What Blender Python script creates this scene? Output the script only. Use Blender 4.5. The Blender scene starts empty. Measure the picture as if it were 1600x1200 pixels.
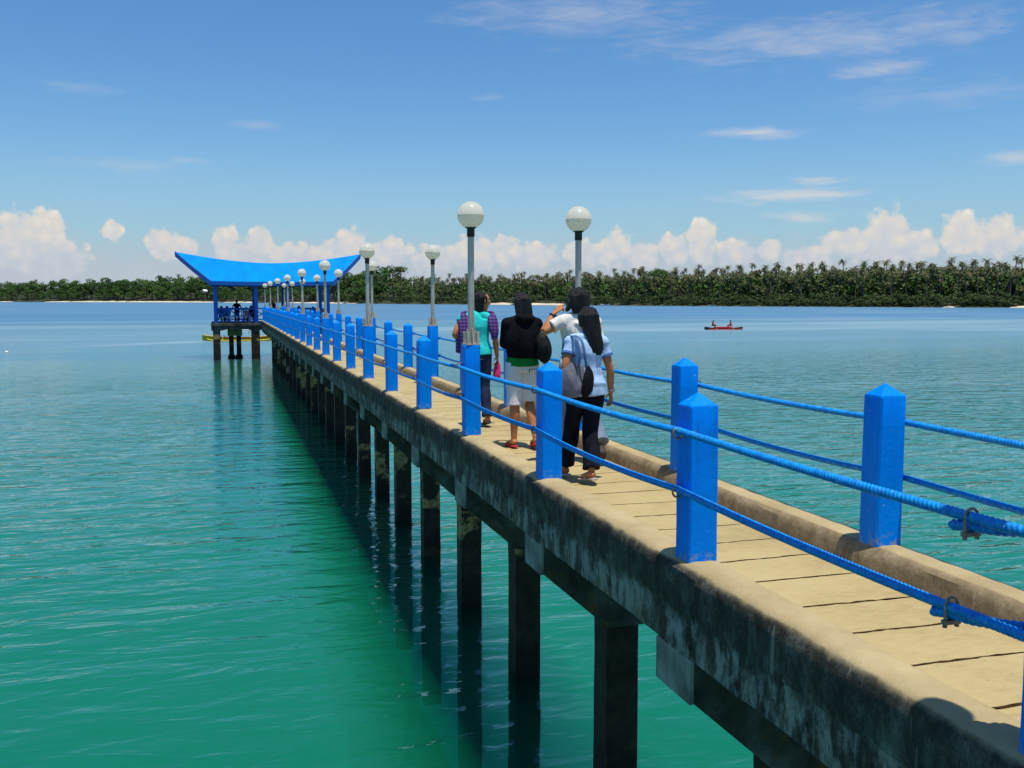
import bpy, bmesh, math, random
from mathutils import Vector, Matrix, noise
R = math.radians
rnd = random.Random(11)
scene = bpy.context.scene
col = scene.collection

# ------------------------------------------------------------------ camera, sky, sun, exposure
CAM_Z = 4.35
YAW, PITCH = R(16.4), R(4.992)
cam = bpy.data.cameras.new('camera')
cam.sensor_width = 36.0
cam.lens = 36.0 * 1521.34 / 1600.0
cam.clip_start, cam.clip_end = 0.05, 20000
camo = bpy.data.objects.new('camera', cam)
col.objects.link(camo)
camo.location = (0, 0, CAM_Z)
camo.rotation_euler = (R(90) - PITCH, 0, -YAW)
scene.camera = camo

SUN = Vector((0.070, -0.180, 1.0)).normalized()
SUN_EL = math.asin(SUN.z)
SUN_AZ = math.atan2(SUN.x, SUN.y)
sl = bpy.data.lights.new('sun', 'SUN')
sl.energy = 4.9
sl.angle = R(0.5)
sl.color = (1.0, 0.93, 0.80)
so = bpy.data.objects.new('sun', sl)
col.objects.link(so)
so.rotation_euler = SUN.to_track_quat('Z', 'Y').to_euler()

scene.view_settings.view_transform = 'Standard'
scene.view_settings.look = 'None'
scene.view_settings.exposure = 0.0
scene.view_settings.gamma = 1.0
scene.cycles.max_bounces = 8
scene.cycles.transparent_max_bounces = 10
scene.cycles.sample_clamp_indirect = 6.0
scene.cycles.caustics_reflective = False
scene.cycles.caustics_refractive = False


class NG:
    """small helper that adds nodes and links inside one node tree"""
    def __init__(s, tree):
        s.t = tree

    def n(s, typ, **kw):
        nd = s.t.nodes.new(typ)
        for k, v in kw.items():
            setattr(nd, k, v)
        return nd

    def set(s, sock, v):
        if isinstance(v, bpy.types.NodeSocket):
            s.t.links.new(v, sock)
        elif isinstance(v, (tuple, list)) and len(v) == 3 and sock.type == 'RGBA':
            sock.default_value = (*v, 1)
        else:
            sock.default_value = v

    def math(s, op, a, b=0.0, c=0.0, clamp=False):
        nd = s.n('ShaderNodeMath', operation=op, use_clamp=clamp)
        for i, v in enumerate((a, b, c)):
            s.set(nd.inputs[i], v)
        return nd.outputs[0]

    def vmath(s, op, a, b=(0, 0, 0), c=(0, 0, 0)):
        nd = s.n('ShaderNodeVectorMath', operation=op)
        s.set(nd.inputs[0], a)
        s.set(nd.inputs[1], b)
        if op == 'MULTIPLY_ADD':
            s.set(nd.inputs[2], c)
        if op == 'SCALE':
            pass
        return nd.outputs[1] if op in ('LENGTH', 'DOT_PRODUCT', 'DISTANCE') else nd.outputs[0]

    def noise(s, vec, scale, detail=4.0, rough=0.55, dist=0.0, color=False):
        nd = s.n('ShaderNodeTexNoise')
        s.set(nd.inputs['Vector'], vec)
        nd.inputs['Scale'].default_value = scale
        nd.inputs['Detail'].default_value = detail
        nd.inputs['Roughness'].default_value = rough
        nd.inputs['Distortion'].default_value = dist
        return nd.outputs['Color'] if color else nd.outputs['Fac']

    def ramp(s, fac, stops, interp='LINEAR'):
        nd = s.n('ShaderNodeValToRGB')
        cr = nd.color_ramp
        cr.interpolation = interp
        while len(cr.elements) < len(stops):
            cr.elements.new(0.5)
        for e, (p, c) in zip(cr.elements, stops):
            e.position = p
            e.color = (*c, 1) if len(c) == 3 else c
        s.set(nd.inputs[0], fac)
        return nd.outputs[0]

    def mix(s, fac, a, b, blend='MIX'):
        nd = s.n('ShaderNodeMix', data_type='RGBA', blend_type=blend)
        s.set(nd.inputs[0], fac)
        s.set(nd.inputs[6], a)
        s.set(nd.inputs[7], b)
        return nd.outputs[2]

    def maprange(s, v, a, b, c=0.0, d=1.0, interp='SMOOTHSTEP'):
        nd = s.n('ShaderNodeMapRange', interpolation_type=interp)
        s.set(nd.inputs[0], v)
        for i, x in enumerate((a, b, c, d)):
            s.set(nd.inputs[1 + i], x)
        return nd.outputs[0]

    def mapping(s, vec, scale=(1, 1, 1), rot=(0, 0, 0), loc=(0, 0, 0)):
        nd = s.n('ShaderNodeMapping')
        s.set(nd.inputs['Vector'], vec)
        nd.inputs['Scale'].default_value = scale
        nd.inputs['Rotation'].default_value = rot
        nd.inputs['Location'].default_value = loc
        return nd.outputs[0]


# ------------------------------------------------------------------ sky with clouds (azimuth / elevation in degrees)
world = bpy.data.worlds.new('World')
scene.world = world
world.use_nodes = True
g = NG(world.node_tree)
bg = world.node_tree.nodes['Background']
SKY_STRENGTH = 0.15
bg.inputs['Strength'].default_value = SKY_STRENGTH
sky = g.n('ShaderNodeTexSky', sky_type='NISHITA')
sky.sun_disc = False
sky.sun_elevation = SUN_EL
sky.sun_rotation = SUN_AZ
sky.air_density = 1.0
sky.dust_density = 0.6
sky.ozone_density = 2.0
tc = g.n('ShaderNodeTexCoord').outputs['Generated']
sx = g.n('ShaderNodeSeparateXYZ')
g.set(sx.inputs[0], tc)
az = g.math('MULTIPLY', g.math('ARCTAN2', sx.outputs[0], sx.outputs[1]), 57.2958)
el = g.math('MULTIPLY', g.math('ARCSINE', sx.outputs[2]), 57.2958)
cv = g.n('ShaderNodeCombineXYZ')
g.set(cv.inputs[0], az)
g.set(cv.inputs[1], el)
P = cv.outputs[0]
hs = g.n('ShaderNodeHueSaturation')
hs.inputs['Saturation'].default_value = 1.22
hs.inputs['Value'].default_value = 1.0
g.set(hs.inputs['Color'], sky.outputs[0])
skyc = g.vmath('MULTIPLY', hs.outputs[0], (0.60, 0.76, 0.87))
W = 1.0 / SKY_STRENGTH
# pale humid band low over the horizon
low = g.maprange(el, 0.0, 10.5, 0.68, 0.0, 'SMOOTHSTEP')
skyc = g.mix(low, skyc, (0.31 * W, 0.49 * W, 0.64 * W))
# cumulus: domes given by (azimuth, elevation, half width, half height)
cum = [(-10.2, 3.0, 1.7, 1.7), (-8.9, 3.6, .9, 1.3), (-9.5, 2.2, 2.2, 1.4), (-5.7, 3.6, .45, .75), (-3.1, 3.0, .8, .9), (-2.2, 2.7, .9, .8),
       (.2, 3.1, .7, 1.1), (2.0, 3.1, .6, 1.2), (1.2, 2.4, 1.6, 1.2), (4.3, 2.4, 1.6, .9), (7.0, 3.2, .8, 1.1), (6.2, 2.5, 1.5, .9),
       (9.2, 2.6, 1.3, 1.0), (12.0, 2.4, 1.5, .9), (14.3, 2.6, 1.2, 1.2), (16.0, 2.8, .9, 1.0), (17.6, 2.5, 1.3, .9),
       (20.6, 2.6, 1.0, .9), (22.4, 2.9, .9, 1.1), (24.0, 2.5, 1.1, .9), (25.6, 2.8, .9, 1.0), (27.3, 3.5, .75, 1.15), (27.4, 2.6, .7, .8),
       (29.3, 2.6, 1.1, .85), (31.0, 2.7, .7, .7), (33.2, 2.2, 1.4, .9), (35.2, 3.0, 1.3, 1.0), (37.4, 3.4, 1.2, 1.7), (36.6, 2.8, 1.8, 1.0), (38.6, 2.9, 1.1, 1.0),
       (41.0, 3.4, .9, 1.2), (42.6, 3.3, 1.4, 1.2), (45.5, 3.1, 1.8, 1.5), (48, 2.8, 2, 1.2), (-13, 2.6, 1.8, 1.4), (-16.5, 3.0, 1.5, 1.2), (52, 3.0, 2.2, 1.3)]
fb = g.noise(P, 0.62, 6.0, 0.62, 0.25)
fb2 = g.noise(g.mapping(P, loc=(31, 7, 0)), 1.9, 5.0, 0.6, 0.1)
vor = g.n('ShaderNodeTexVoronoi', feature='SMOOTH_F1')
g.set(vor.inputs['Vector'], g.vmath('MULTIPLY_ADD', g.noise(P, 1.3, 3.0, .5, 0, True), (.55, .55, 0), P))
vor.inputs['Scale'].default_value = 1.5
vor.inputs['Smoothness'].default_value = 0.55
billow = vor.outputs['Distance']
disp = g.math('ADD', g.math('MULTIPLY', g.math('SUBTRACT', 0.5, fb), 1.1),
              g.math('ADD', g.math('MULTIPLY', g.math('SUBTRACT', 0.5, fb2), 0.55), g.math('MULTIPLY', g.math('SUBTRACT', billow, 0.3), 0.5)))
d = None
for (a, e, w_, h_) in cum:
    w_, h_ = w_ * 1.36, h_ * 1.10
    q = g.vmath('MULTIPLY_ADD', P, (1 / w_, 1 / h_, 0), (-a / w_, -e / h_, 0))
    v = g.math('SUBTRACT', 1.0, g.vmath('LENGTH', q))
    d = v if d is None else g.math('MAXIMUM', d, v)
cumd = g.math('SUBTRACT', d, disp)
# the bank below the domes is one soft veil
bank = g.maprange(g.math('ADD', el, g.math('MULTIPLY', g.math('SUBTRACT', fb, 0.5), 2.6)), 0.8, 4.4, 0.85, 0.0)
cmask = g.math('MULTIPLY', g.maprange(cumd, -0.04, 0.27, 0.0, 0.86), g.maprange(g.math('ADD', el, g.math('MULTIPLY', g.math('SUBTRACT', fb, 0.5), 1.5)), 0.9, 2.8, 0.35, 1.0))
# cloud tone: cream tops, lavender-grey hollows and bases
lightness = g.math('ADD', g.math('MULTIPLY', g.maprange(el, 1.2, 4.8, 0.0, 1.0, 'LINEAR'), 0.45),
                   g.math('ADD', g.math('MULTIPLY', g.maprange(billow, 0.05, 0.65, 1.0, 0.0, 'LINEAR'), 0.35),
                          g.math('MULTIPLY', g.math('SUBTRACT', fb2, 0.25), 0.5)))
ctone = g.ramp(lightness, [(0.15, (0.52 * W, 0.57 * W, 0.67 * W)), (0.42, (0.66 * W, 0.65 * W, 0.66 * W)), (0.66, (0.77 * W, 0.70 * W, 0.63 * W)), (0.92, (0.90 * W, 0.83 * W, 0.73 * W))])
skyc = g.mix(bank, skyc, (0.50 * W, 0.545 * W, 0.62 * W))
skyc = g.mix(cmask, skyc, ctone)
# thin flat streaks higher up
streaks = [(30.6, 9.2, 3.8, .45, .8), (32.3, 5.75, 5.8, .55, 1.0), (33.6, 6.55, 2.3, .36, .8), (33.0, 4.55, 3.2, .5, .7), (43.5, 7.2, 2.2, .6, .5), (36.8, 12.2, 3.4, .8, .5),
           (-1.8, 7.55, 1.5, .3, .42), (15.2, 11.4, 1.6, .25, .25), (34, 13.9, 15, 1.7, .42), (20, 15.8, 9, 1.6, .38), (-7, 11, 3, .4, .2), (-5, 7.2, 5, .5, .22), (2, 9.6, 3, .4, .2), (40, 10.6, 8, 1.0, .2)]
sn = g.noise(g.mapping(P, scale=(0.35, 1.6, 1)), 0.9, 6.0, 0.62, 0.4)
sd = None
for (a, e, w_, h_, s_) in streaks:
    q = g.vmath('MULTIPLY_ADD', P, (1 / w_, 1 / h_, 0), (-a / w_, -e / h_, 0))
    v = g.maprange(g.math('SUBTRACT', g.math('SUBTRACT', 1.0, g.vmath('LENGTH', q)), g.math('MULTIPLY', g.math('SUBTRACT', 0.55, sn), 2.2)), -0.1, 1.35, 0.0, s_)
    sd = v if sd is None else g.math('MAXIMUM', sd, v)
skyc = g.mix(sd, skyc, (0.70 * W, 0.68 * W, 0.68 * W))
g.set(bg.inputs['Color'], skyc)
try:
    world.cycles.sampling_method = 'MANUAL'
    world.cycles.sample_map_resolution = 512
except Exception:
    pass


# ------------------------------------------------------------------ materials
def new_mat(name):
    m = bpy.data.materials.new(name)
    m.use_nodes = True
    gg = NG(m.node_tree)
    return m, gg, m.node_tree.nodes['Principled BSDF']


def simple(name, c1, c2=None, rough=0.6, scale=8.0, bump=0.0, bscale=None, stretch=(1, 1, 1), spec=0.4, metal=0.0, detail=5.0, lo=0.35, hi=0.65):
    m, gg, b = new_mat(name)
    co = gg.mapping(gg.n('ShaderNodeTexCoord').outputs['Object'], scale=stretch)
    if c2 is not None:
        f = gg.noise(co, scale, detail, 0.6)
        gg.set(b.inputs['Base Color'], gg.ramp(f, [(lo, c1), (hi, c2)]))
    else:
        b.inputs['Base Color'].default_value = (*c1, 1)
    b.inputs['Roughness'].default_value = rough
    b.inputs['Specular IOR Level'].default_value = spec
    b.inputs['Metallic'].default_value = metal
    if bump:
        bp = gg.n('ShaderNodeBump')
        bp.inputs['Strength'].default_value = bump
        bp.inputs['Distance'].default_value = 0.03 if name.endswith(('cotton', 'cloth', 'denim')) else 0.01
        gg.set(bp.inputs['Height'], gg.noise(co, bscale or scale * 3, 6.0, 0.6))
        gg.set(b.inputs['Normal'], bp.outputs[0])
    return m


M = {}
# painted concrete posts: brush-laid blue with scuffs near foot and grime runs
m, gg, b = new_mat('blue_post_paint')
ob = gg.n('ShaderNodeTexCoord').outputs['Object']
rnd_o = gg.n('ShaderNodeObjectInfo').outputs['Random']
off = gg.n('ShaderNodeCombineXYZ')
gg.set(off.inputs[0], gg.math('MULTIPLY', rnd_o, 37.0))
gg.set(off.inputs[1], gg.math('MULTIPLY', rnd_o, 91.0))
obr = gg.vmath('ADD', ob, off.outputs[0])
f1 = gg.noise(gg.mapping(obr, scale=(1, 1, .35)), 7, 6, .65)
c = gg.ramp(f1, [(.3, (.0, .20, .80)), (.55, (.0, .235, .90)), (.75, (.001, .27, .95))])
sep = gg.n('ShaderNodeSeparateXYZ')
gg.set(sep.inputs[0], ob)
foot = gg.math('MULTIPLY', gg.maprange(sep.outputs[2], .0, .10, 1.0, 0.0), gg.maprange(gg.noise(obr, 22, 5, .7), .50, .62))
c = gg.mix(gg.math('MULTIPLY', foot, .8), c, (.32, .29, .22))
chip = gg.maprange(gg.noise(obr, 30, 4, .65), .70, .72)
c = gg.mix(chip, c, (.45, .55, .62))
runs = gg.maprange(gg.noise(gg.mapping(obr, scale=(9, 9, .5)), 3, 4, .6), .56, .75)
c = gg.mix(gg.math('MULTIPLY', runs, .38), c, (.01, .09, .36))
gg.set(b.inputs['Base Color'], c)
b.inputs['Roughness'].default_value = .5
b.inputs['Specular IOR Level'].default_value = .05
bp = gg.n('ShaderNodeBump')
bp.inputs['Strength'].default_value = .5
bp.inputs['Distance'].default_value = .006
gg.set(bp.inputs['Height'], gg.noise(obr, 26, 5, .6))
gg.set(b.inputs['Normal'], bp.outputs[0])
M['post'] = m

# deck concrete
m, gg, b = new_mat('deck_concrete')
ps = gg.n('ShaderNodeNewGeometry').outputs['Position']
f1 = gg.noise(ps, 1.3, 5, .6)
f2 = gg.noise(gg.mapping(ps, scale=(1, 3.5, 1)), 9, 5, .7)
c = gg.ramp(gg.math('ADD', gg.math('MULTIPLY', f1, .6), gg.math('MULTIPLY', f2, .4)), [(.34, (.30, .235, .112)), (.5, (.405, .32, .152)), (.66, (.45, .365, .19))])
spot = gg.maprange(gg.noise(ps, 5.5, 4, .75), .63, .72)
c = gg.mix(gg.math('MULTIPLY', spot, .6), c, (.27, .23, .16))
speck = gg.maprange(gg.noise(ps, 40, 3, .6), .675, .70)
c = gg.mix(gg.math('MULTIPLY', speck, .6), c, (.16, .12, .075))
gg.set(b.inputs['Base Color'], c)
b.inputs['Roughness'].default_value = .85
b.inputs['Specular IOR Level'].default_value = .2
bp = gg.n('ShaderNodeBump')
bp.inputs['Strength'].default_value = .5
bp.inputs['Distance'].default_value = .006
gg.set(bp.inputs['Height'], gg.math('ADD', gg.noise(ps, 30, 6, .65), gg.math('MULTIPLY', f2, .6)))
gg.set(b.inputs['Normal'], bp.outputs[0])
M['deck'] = m

M['groove'] = simple('groove_dirt', (.09, .05, .022), (.24, .14, .065), .95, 22, .6, 60, (1, 1, 1), .1)


# kerb concrete: pale trowelled top, black mould on the left's seaward face, painted shade on the right's inner face
def kerb_mat(name, xmould_shade, sgn, mould, light, zedge):  # mould tones also carry the right kerb's painted shade
    m, gg, b = new_mat(name)
    ps = gg.n('ShaderNodeNewGeometry').outputs['Position']
    sp = gg.n('ShaderNodeSeparateXYZ')
    gg.set(sp.inputs[0], ps)
    f1 = gg.noise(ps, 2.2, 5, .6)
    c = gg.ramp(f1, [(.35, (.35, .275, .145)), (.65, (.46, .375, .205))])
    n1 = gg.noise(ps, 4.0, 6, .7)
    n2 = gg.noise(gg.mapping(ps, scale=(1, 1, .3)), 11, 5, .7)
    # dark side: mould on the left kerb, painted shade on the right
    ex = gg.math('MULTIPLY', gg.math('SUBTRACT', sp.outputs[0], xmould_shade), sgn)
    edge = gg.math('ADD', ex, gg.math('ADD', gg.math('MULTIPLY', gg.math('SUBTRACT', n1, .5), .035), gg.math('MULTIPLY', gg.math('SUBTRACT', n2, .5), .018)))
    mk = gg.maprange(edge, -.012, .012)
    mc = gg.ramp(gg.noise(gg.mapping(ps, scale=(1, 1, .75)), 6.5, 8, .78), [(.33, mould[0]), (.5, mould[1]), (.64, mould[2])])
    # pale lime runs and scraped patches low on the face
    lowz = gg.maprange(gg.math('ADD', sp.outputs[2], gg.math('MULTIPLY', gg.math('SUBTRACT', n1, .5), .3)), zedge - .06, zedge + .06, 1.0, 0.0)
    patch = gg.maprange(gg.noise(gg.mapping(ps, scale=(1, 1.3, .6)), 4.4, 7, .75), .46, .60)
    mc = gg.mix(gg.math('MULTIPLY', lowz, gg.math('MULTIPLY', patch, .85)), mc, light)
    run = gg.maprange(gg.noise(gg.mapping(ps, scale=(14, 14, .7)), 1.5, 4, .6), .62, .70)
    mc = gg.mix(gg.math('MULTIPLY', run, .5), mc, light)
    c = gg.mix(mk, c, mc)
    gg.set(b.inputs['Base Color'], c)
    b.inputs['Roughness'].default_value = .9
    b.inputs['Specular IOR Level'].default_value = .15
    bp = gg.n('ShaderNodeBump')
    bp.inputs['Strength'].default_value = .7
    bp.inputs['Distance'].default_value = .014
    gg.set(bp.inputs['Height'], gg.math('ADD', gg.noise(ps, 14, 7, .7), gg.math('MULTIPLY', n1, .8)))
    gg.set(b.inputs['Normal'], bp.outputs[0])
    return m


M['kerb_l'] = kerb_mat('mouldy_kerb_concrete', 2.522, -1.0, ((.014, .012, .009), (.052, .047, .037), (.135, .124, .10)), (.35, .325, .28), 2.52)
M['kerb_r'] = kerb_mat('weathered_shaded_kerb_concrete', 3.835, -1.0, ((.16, .12, .07), (.25, .19, .11), (.33, .26, .165)), (.40, .33, .22), 2.6)  # darker inner face: its shade is put into these tones

# undersides, crossbeams
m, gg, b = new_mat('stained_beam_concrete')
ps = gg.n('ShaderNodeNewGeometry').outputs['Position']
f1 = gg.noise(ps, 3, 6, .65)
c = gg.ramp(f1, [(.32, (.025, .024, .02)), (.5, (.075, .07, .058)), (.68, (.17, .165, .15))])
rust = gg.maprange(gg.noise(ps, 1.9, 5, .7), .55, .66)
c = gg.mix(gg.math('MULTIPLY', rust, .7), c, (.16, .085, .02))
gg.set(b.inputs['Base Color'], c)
b.inputs['Roughness'].default_value = .9
b.inputs['Specular IOR Level'].default_value = .15
bp = gg.n('ShaderNodeBump')
bp.inputs['Strength'].default_value = .7
bp.inputs['Distance'].default_value = .015
gg.set(bp.inputs['Height'], gg.noise(ps, 13, 6, .7))
gg.set(b.inputs['Normal'], bp.outputs[0])
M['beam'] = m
M['beam_end'] = simple('crossbeam_end_concrete', (.10, .092, .078), (.36, .335, .285), .9, 5, .7, 16, (1, 1, .6), .15, lo=.34, hi=.64)

# piles: wet weed below, base blackened for the shade under the deck, patches of bare and rusty concrete
m, gg, b = new_mat('weedy_shaded_pile_concrete')
ps = gg.n('ShaderNodeNewGeometry').outputs['Position']
sp = gg.n('ShaderNodeSeparateXYZ')
gg.set(sp.inputs[0], ps)
f1 = gg.noise(ps, 6, 6, .7)
c = gg.ramp(f1, [(.35, (.012, .011, .008)), (.6, (.034, .03, .02)), (.75, (.06, .05, .03))])
bare = gg.math('MULTIPLY', gg.maprange(gg.noise(gg.mapping(ps, scale=(.8, .8, 1.2)), 1.35, 3, .5), .57, .61), gg.maprange(gg.noise(ps, 9, 5, .7), .36, .5))
c = gg.mix(gg.math('MULTIPLY', bare, .9), c, gg.ramp(gg.noise(ps, 10, 5, .6), [(.35, (.26, .14, .035)), (.65, (.48, .34, .16))]))
wet = gg.maprange(gg.math('ADD', sp.outputs[2], gg.math('MULTIPLY', gg.math('SUBTRACT', f1, .5), .5)), .25, .5, 1.0, 0.0)
c = gg.mix(gg.math('MULTIPLY', wet, .9), c, (.008, .008, .005))
top = gg.maprange(gg.math('ADD', sp.outputs[2], gg.math('MULTIPLY', gg.math('SUBTRACT', f1, .5), .9)), 1.75, 2.1)
c = gg.mix(gg.math('MULTIPLY', top, .7), c, (.12, .105, .075))
gg.set(b.inputs['Base Color'], c)
b.inputs['Roughness'].default_value = .75
b.inputs['Specular IOR Level'].default_value = .2
bp = gg.n('ShaderNodeBump')
bp.inputs['Strength'].default_value = .9
bp.inputs['Distance'].default_value = .03
gg.set(bp.inputs['Height'], gg.noise(ps, 16, 6, .75))
gg.set(b.inputs['Normal'], bp.outputs[0])
M['pile'] = m

M['cap'] = simple('pile_cap_concrete', (.30, .22, .10), (.46, .38, .23), .9, 3, .4, 20, (1, 1, 1), .15)
M['slab'] = simple('pavilion_slab_concrete', (.03, .03, .028), (.13, .12, .105), .9, 2.2, .5, 12, (1, 1, .5), .15)
M['steel'] = simple('galvanised_steel', (.40, .37, .31), (.54, .50, .43), .5, 14, .12, 60, (1, 1, .4), .5, .35)
M['bracket'] = simple('weathered_bracket_steel', (.34, .32, .28), (.55, .52, .46), .7, 18, .4, 50, (1, 1, .4), .3, .1)
M['black'] = simple('black_collar_plastic', (.008, .008, .009), None, .45)
M['ring'] = simple('rusty_ring_steel', (.30, .27, .22), (.16, .09, .05), .5, 60, .3, 120, (1, 1, 1), .5, .5)
m, gg, b = new_mat('globe_acrylic')
b.inputs['Base Color'].default_value = (.86, .855, .83, 1)
b.inputs['Roughness'].default_value = .28
b.inputs['Specular IOR Level'].default_value = .45
gc = gg.ramp(gg.noise(gg.n('ShaderNodeTexCoord').outputs['Object'], 6, 5, .6), [(.35, (.88, .87, .83)), (.6, (.94, .93, .90))])
gg.set(b.inputs['Base Color'], gc)
tl = gg.n('ShaderNodeBsdfTranslucent')
gg.set(tl.inputs['Color'], (.97, .94, .87))
ms = gg.n('ShaderNodeMixShader')
ms.inputs[0].default_value = .78
gg.set(ms.inputs[1], b.outputs[0])
gg.set(ms.inputs[2], tl.outputs[0])
gg.set(m.node_tree.nodes['Material Output'].inputs['Surface'], ms.outputs[0])
M['globe'] = m

# rope with pale flecks of worn fibre
m, gg, b = new_mat('blue_poly_rope')
ps = gg.n('ShaderNodeNewGeometry').outputs['Position']
c = gg.ramp(gg.noise(ps, 30, 4, .6), [(.35, (.001, .16, .58)), (.62, (.0, .30, .76))])
fl = gg.maprange(gg.noise(ps, 55, 3, .6), .66, .70)
c = gg.mix(gg.math('MULTIPLY', fl, .75), c, (.40, .60, .68))
gg.set(b.inputs['Base Color'], c)
b.inputs['Roughness'].default_value = .5
b.inputs['Specular IOR Level'].default_value = .35
M['rope'] = m

M['roof'] = simple('blue_roof_paint', (.0, .20, .70), (.0, .25, .78), .6, 1.2, .15, 6, (1, .3, 1), .05)
M['fascia'] = simple('dark_blue_fascia_paint', (.0, .09, .42), (.0, .12, .5), .5, 2)
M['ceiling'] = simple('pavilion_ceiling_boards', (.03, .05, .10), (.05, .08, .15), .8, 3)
M['rail'] = simple('blue_railing_paint', (.0, .10, .55), (.0, .13, .62), .5, 3)
M['bench'] = simple('white_bench_paint', (.6, .62, .62), (.75, .76, .74), .6, 4)

M['skin'] = simple('brown_skin', (.40, .15, .055), (.46, .18, .07), .5, 9, .1, 60, (1, 1, 1), .35)
M['skin_dark'] = simple('dark_brown_skin', (.16, .075, .04), (.2, .095, .05), .5, 9)
M['hair'] = simple('black_hair', (.003, .0022, .002), (.011, .008, .007), .42, 10, .8, 50, (8, 8, .5), .3)
M['eye'] = simple('eye_white', (.6, .58, .55), None, .2)


def cloth(name, c1, c2, wr=.6, scale=7, rough=.9):
    return simple(name, c1, c2, rough, scale, wr, 11, (1, 1, .45), .06)


M['blue_tee'] = cloth('pale_blue_cotton', (.36, .52, .76), (.42, .59, .82))
M['cuff'] = cloth('mid_blue_cuff_cotton', (.06, .14, .34), (.08, .18, .40))
M['navy'] = cloth('navy_black_cloth', (.006, .007, .011), (.014, .016, .026))
M['jeans'] = cloth('faded_jeans_denim', (.13, .17, .24), (.20, .25, .33))
M['dark_jeans'] = cloth('dark_jeans_denim', (.015, .022, .05), (.025, .035, .075))
M['white_tee'] = cloth('offwhite_cotton', (.62, .60, .56), (.70, .68, .64))
M['black_cloth'] = cloth('black_jacket_cloth', (.004, .004, .006), (.009, .009, .012))
M['green'] = cloth('green_cotton', (.01, .19, .03), (.015, .25, .05))
M['shorts'] = cloth('pale_shorts_cotton', (.70, .68, .69), (.78, .76, .78))
M['teal'] = cloth('turquoise_cotton', (.02, .52, .50), (.03, .60, .57))
m, gg, b = new_mat('purple_plaid_cotton')
ob = gg.n('ShaderNodeTexCoord').outputs['Object']
w1 = gg.n('ShaderNodeTexWave', bands_direction='Z')
gg.set(w1.inputs['Vector'], ob)
w1.inputs['Scale'].default_value = 7
w2 = gg.n('ShaderNodeTexWave', bands_direction='X')
gg.set(w2.inputs['Vector'], ob)
w2.inputs['Scale'].default_value = 7
gg.set(b.inputs['Base Color'], gg.mix(w2.outputs['Fac'], gg.mix(w1.outputs['Fac'], (.008, .004, .03), (.07, .02, .17)), gg.mix(w1.outputs['Fac'], (.05, .015, .13), (.20, .08, .34))))
b.inputs['Roughness'].default_value = .9
M['plaid'] = m
M['pink'] = simple('pink_plastic', (.75, .02, .16), (.82, .04, .22), .4, 6)
M['red_rubber'] = simple('red_flip_flop_rubber', (.5, .02, .02), (.62, .04, .03), .6, 6)
M['sole'] = simple('pale_sandal_sole', (.42, .34, .32), (.5, .42, .40), .7, 12)
M['dark_rubber'] = simple('dark_shoe_rubber', (.03, .022, .016), (.055, .04, .03), .7, 12)
M['bag_grey'] = simple('grey_blue_bag_cloth', (.085, .09, .115), (.20, .21, .25), .8, 5, .8, 14, (1, 1, .4), .1)
M['bag_strap'] = simple('denim_blue_strap_cloth', (.05, .12, .26), (.07, .16, .33), .8, 20)
M['black_leather'] = simple('black_bag_leather', (.003, .003, .004), (.007, .007, .008), .6, 9, .5, 25, spec=.15)
M['watch_steel'] = simple('watch_steel', (.5, .5, .5), None, .25, metal=.9)
M['red_cloth'] = cloth('red_shirt_cotton', (.48, .02, .03), (.58, .03, .04))
M['blue_cloth'] = cloth('blue_shirt_cotton', (.03, .10, .30), (.05, .13, .36))
M['pinkish_cloth'] = cloth('dusty_pink_cotton', (.38, .18, .2), (.44, .22, .24))

M['palm_leaf'] = simple('palm_frond_green', (.042, .072, .017), (.12, .135, .04), .6, .12, spec=.3)
M['palm_leaf_dry'] = simple('palm_frond_olive', (.085, .08, .026), (.20, .16, .065), .6, .12, spec=.3)
M['palm_trunk'] = simple('palm_trunk_grey', (.07, .062, .048), (.14, .122, .096), .9, .8)


def leafmat(name, a, b_, c_):
    m, gg, b = new_mat(name)
    ps = gg.n('ShaderNodeNewGeometry').outputs['Position']
    r = gg.n('ShaderNodeObjectInfo').outputs['Random']
    f = gg.math('ADD', gg.math('MULTIPLY', gg.noise(ps, .25, 4, .65), .75), gg.math('MULTIPLY', r, .3))
    gg.set(b.inputs['Base Color'], gg.ramp(f, [(.32, a), (.52, b_), (.74, c_)]))
    b.inputs['Roughness'].default_value = .6
    b.inputs['Specular IOR Level'].default_value = .2
    return m


M['leaf'] = leafmat('broad_leaves', (.024, .064, .010), (.045, .115, .018), (.095, .165, .028))
M['mangrove'] = leafmat('mangrove_leaves', (.018, .042, .010), (.036, .074, .016), (.075, .11, .03))
M['bark'] = simple('grey_bark', (.10, .085, .065), (.20, .17, .13), .9, 1)
M['land'] = simple('scrubby_ground', (.022, .036, .010), (.05, .06, .02), .95, .08)
M['sand'] = simple('pale_beach_sand', (.50, .42, .29), (.62, .54, .40), .95, .05)
M['yellow'] = simple('yellow_hull_paint', (.72, .46, .01), (.8, .52, .02), .4, 2)
M['red_hull'] = simple('red_hull_paint', (.45, .02, .02), (.55, .03, .03), .4, 2)
M['dark_hull'] = simple('dark_hull_paint', (.012, .02, .03), (.03, .04, .05), .5, 2)
M['white_paint'] = simple('white_paint', (.72, .72, .70), (.8, .8, .78), .5, 3)
M['bamboo'] = simple('bamboo_pole', (.28, .22, .12), (.38, .30, .17), .6, 5)


# ------------------------------------------------------------------ object helpers
SCRAP = []
WS = bpy.data.scenes.new('workbench')      # an empty scene where skins are grown; removed at the end


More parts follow.
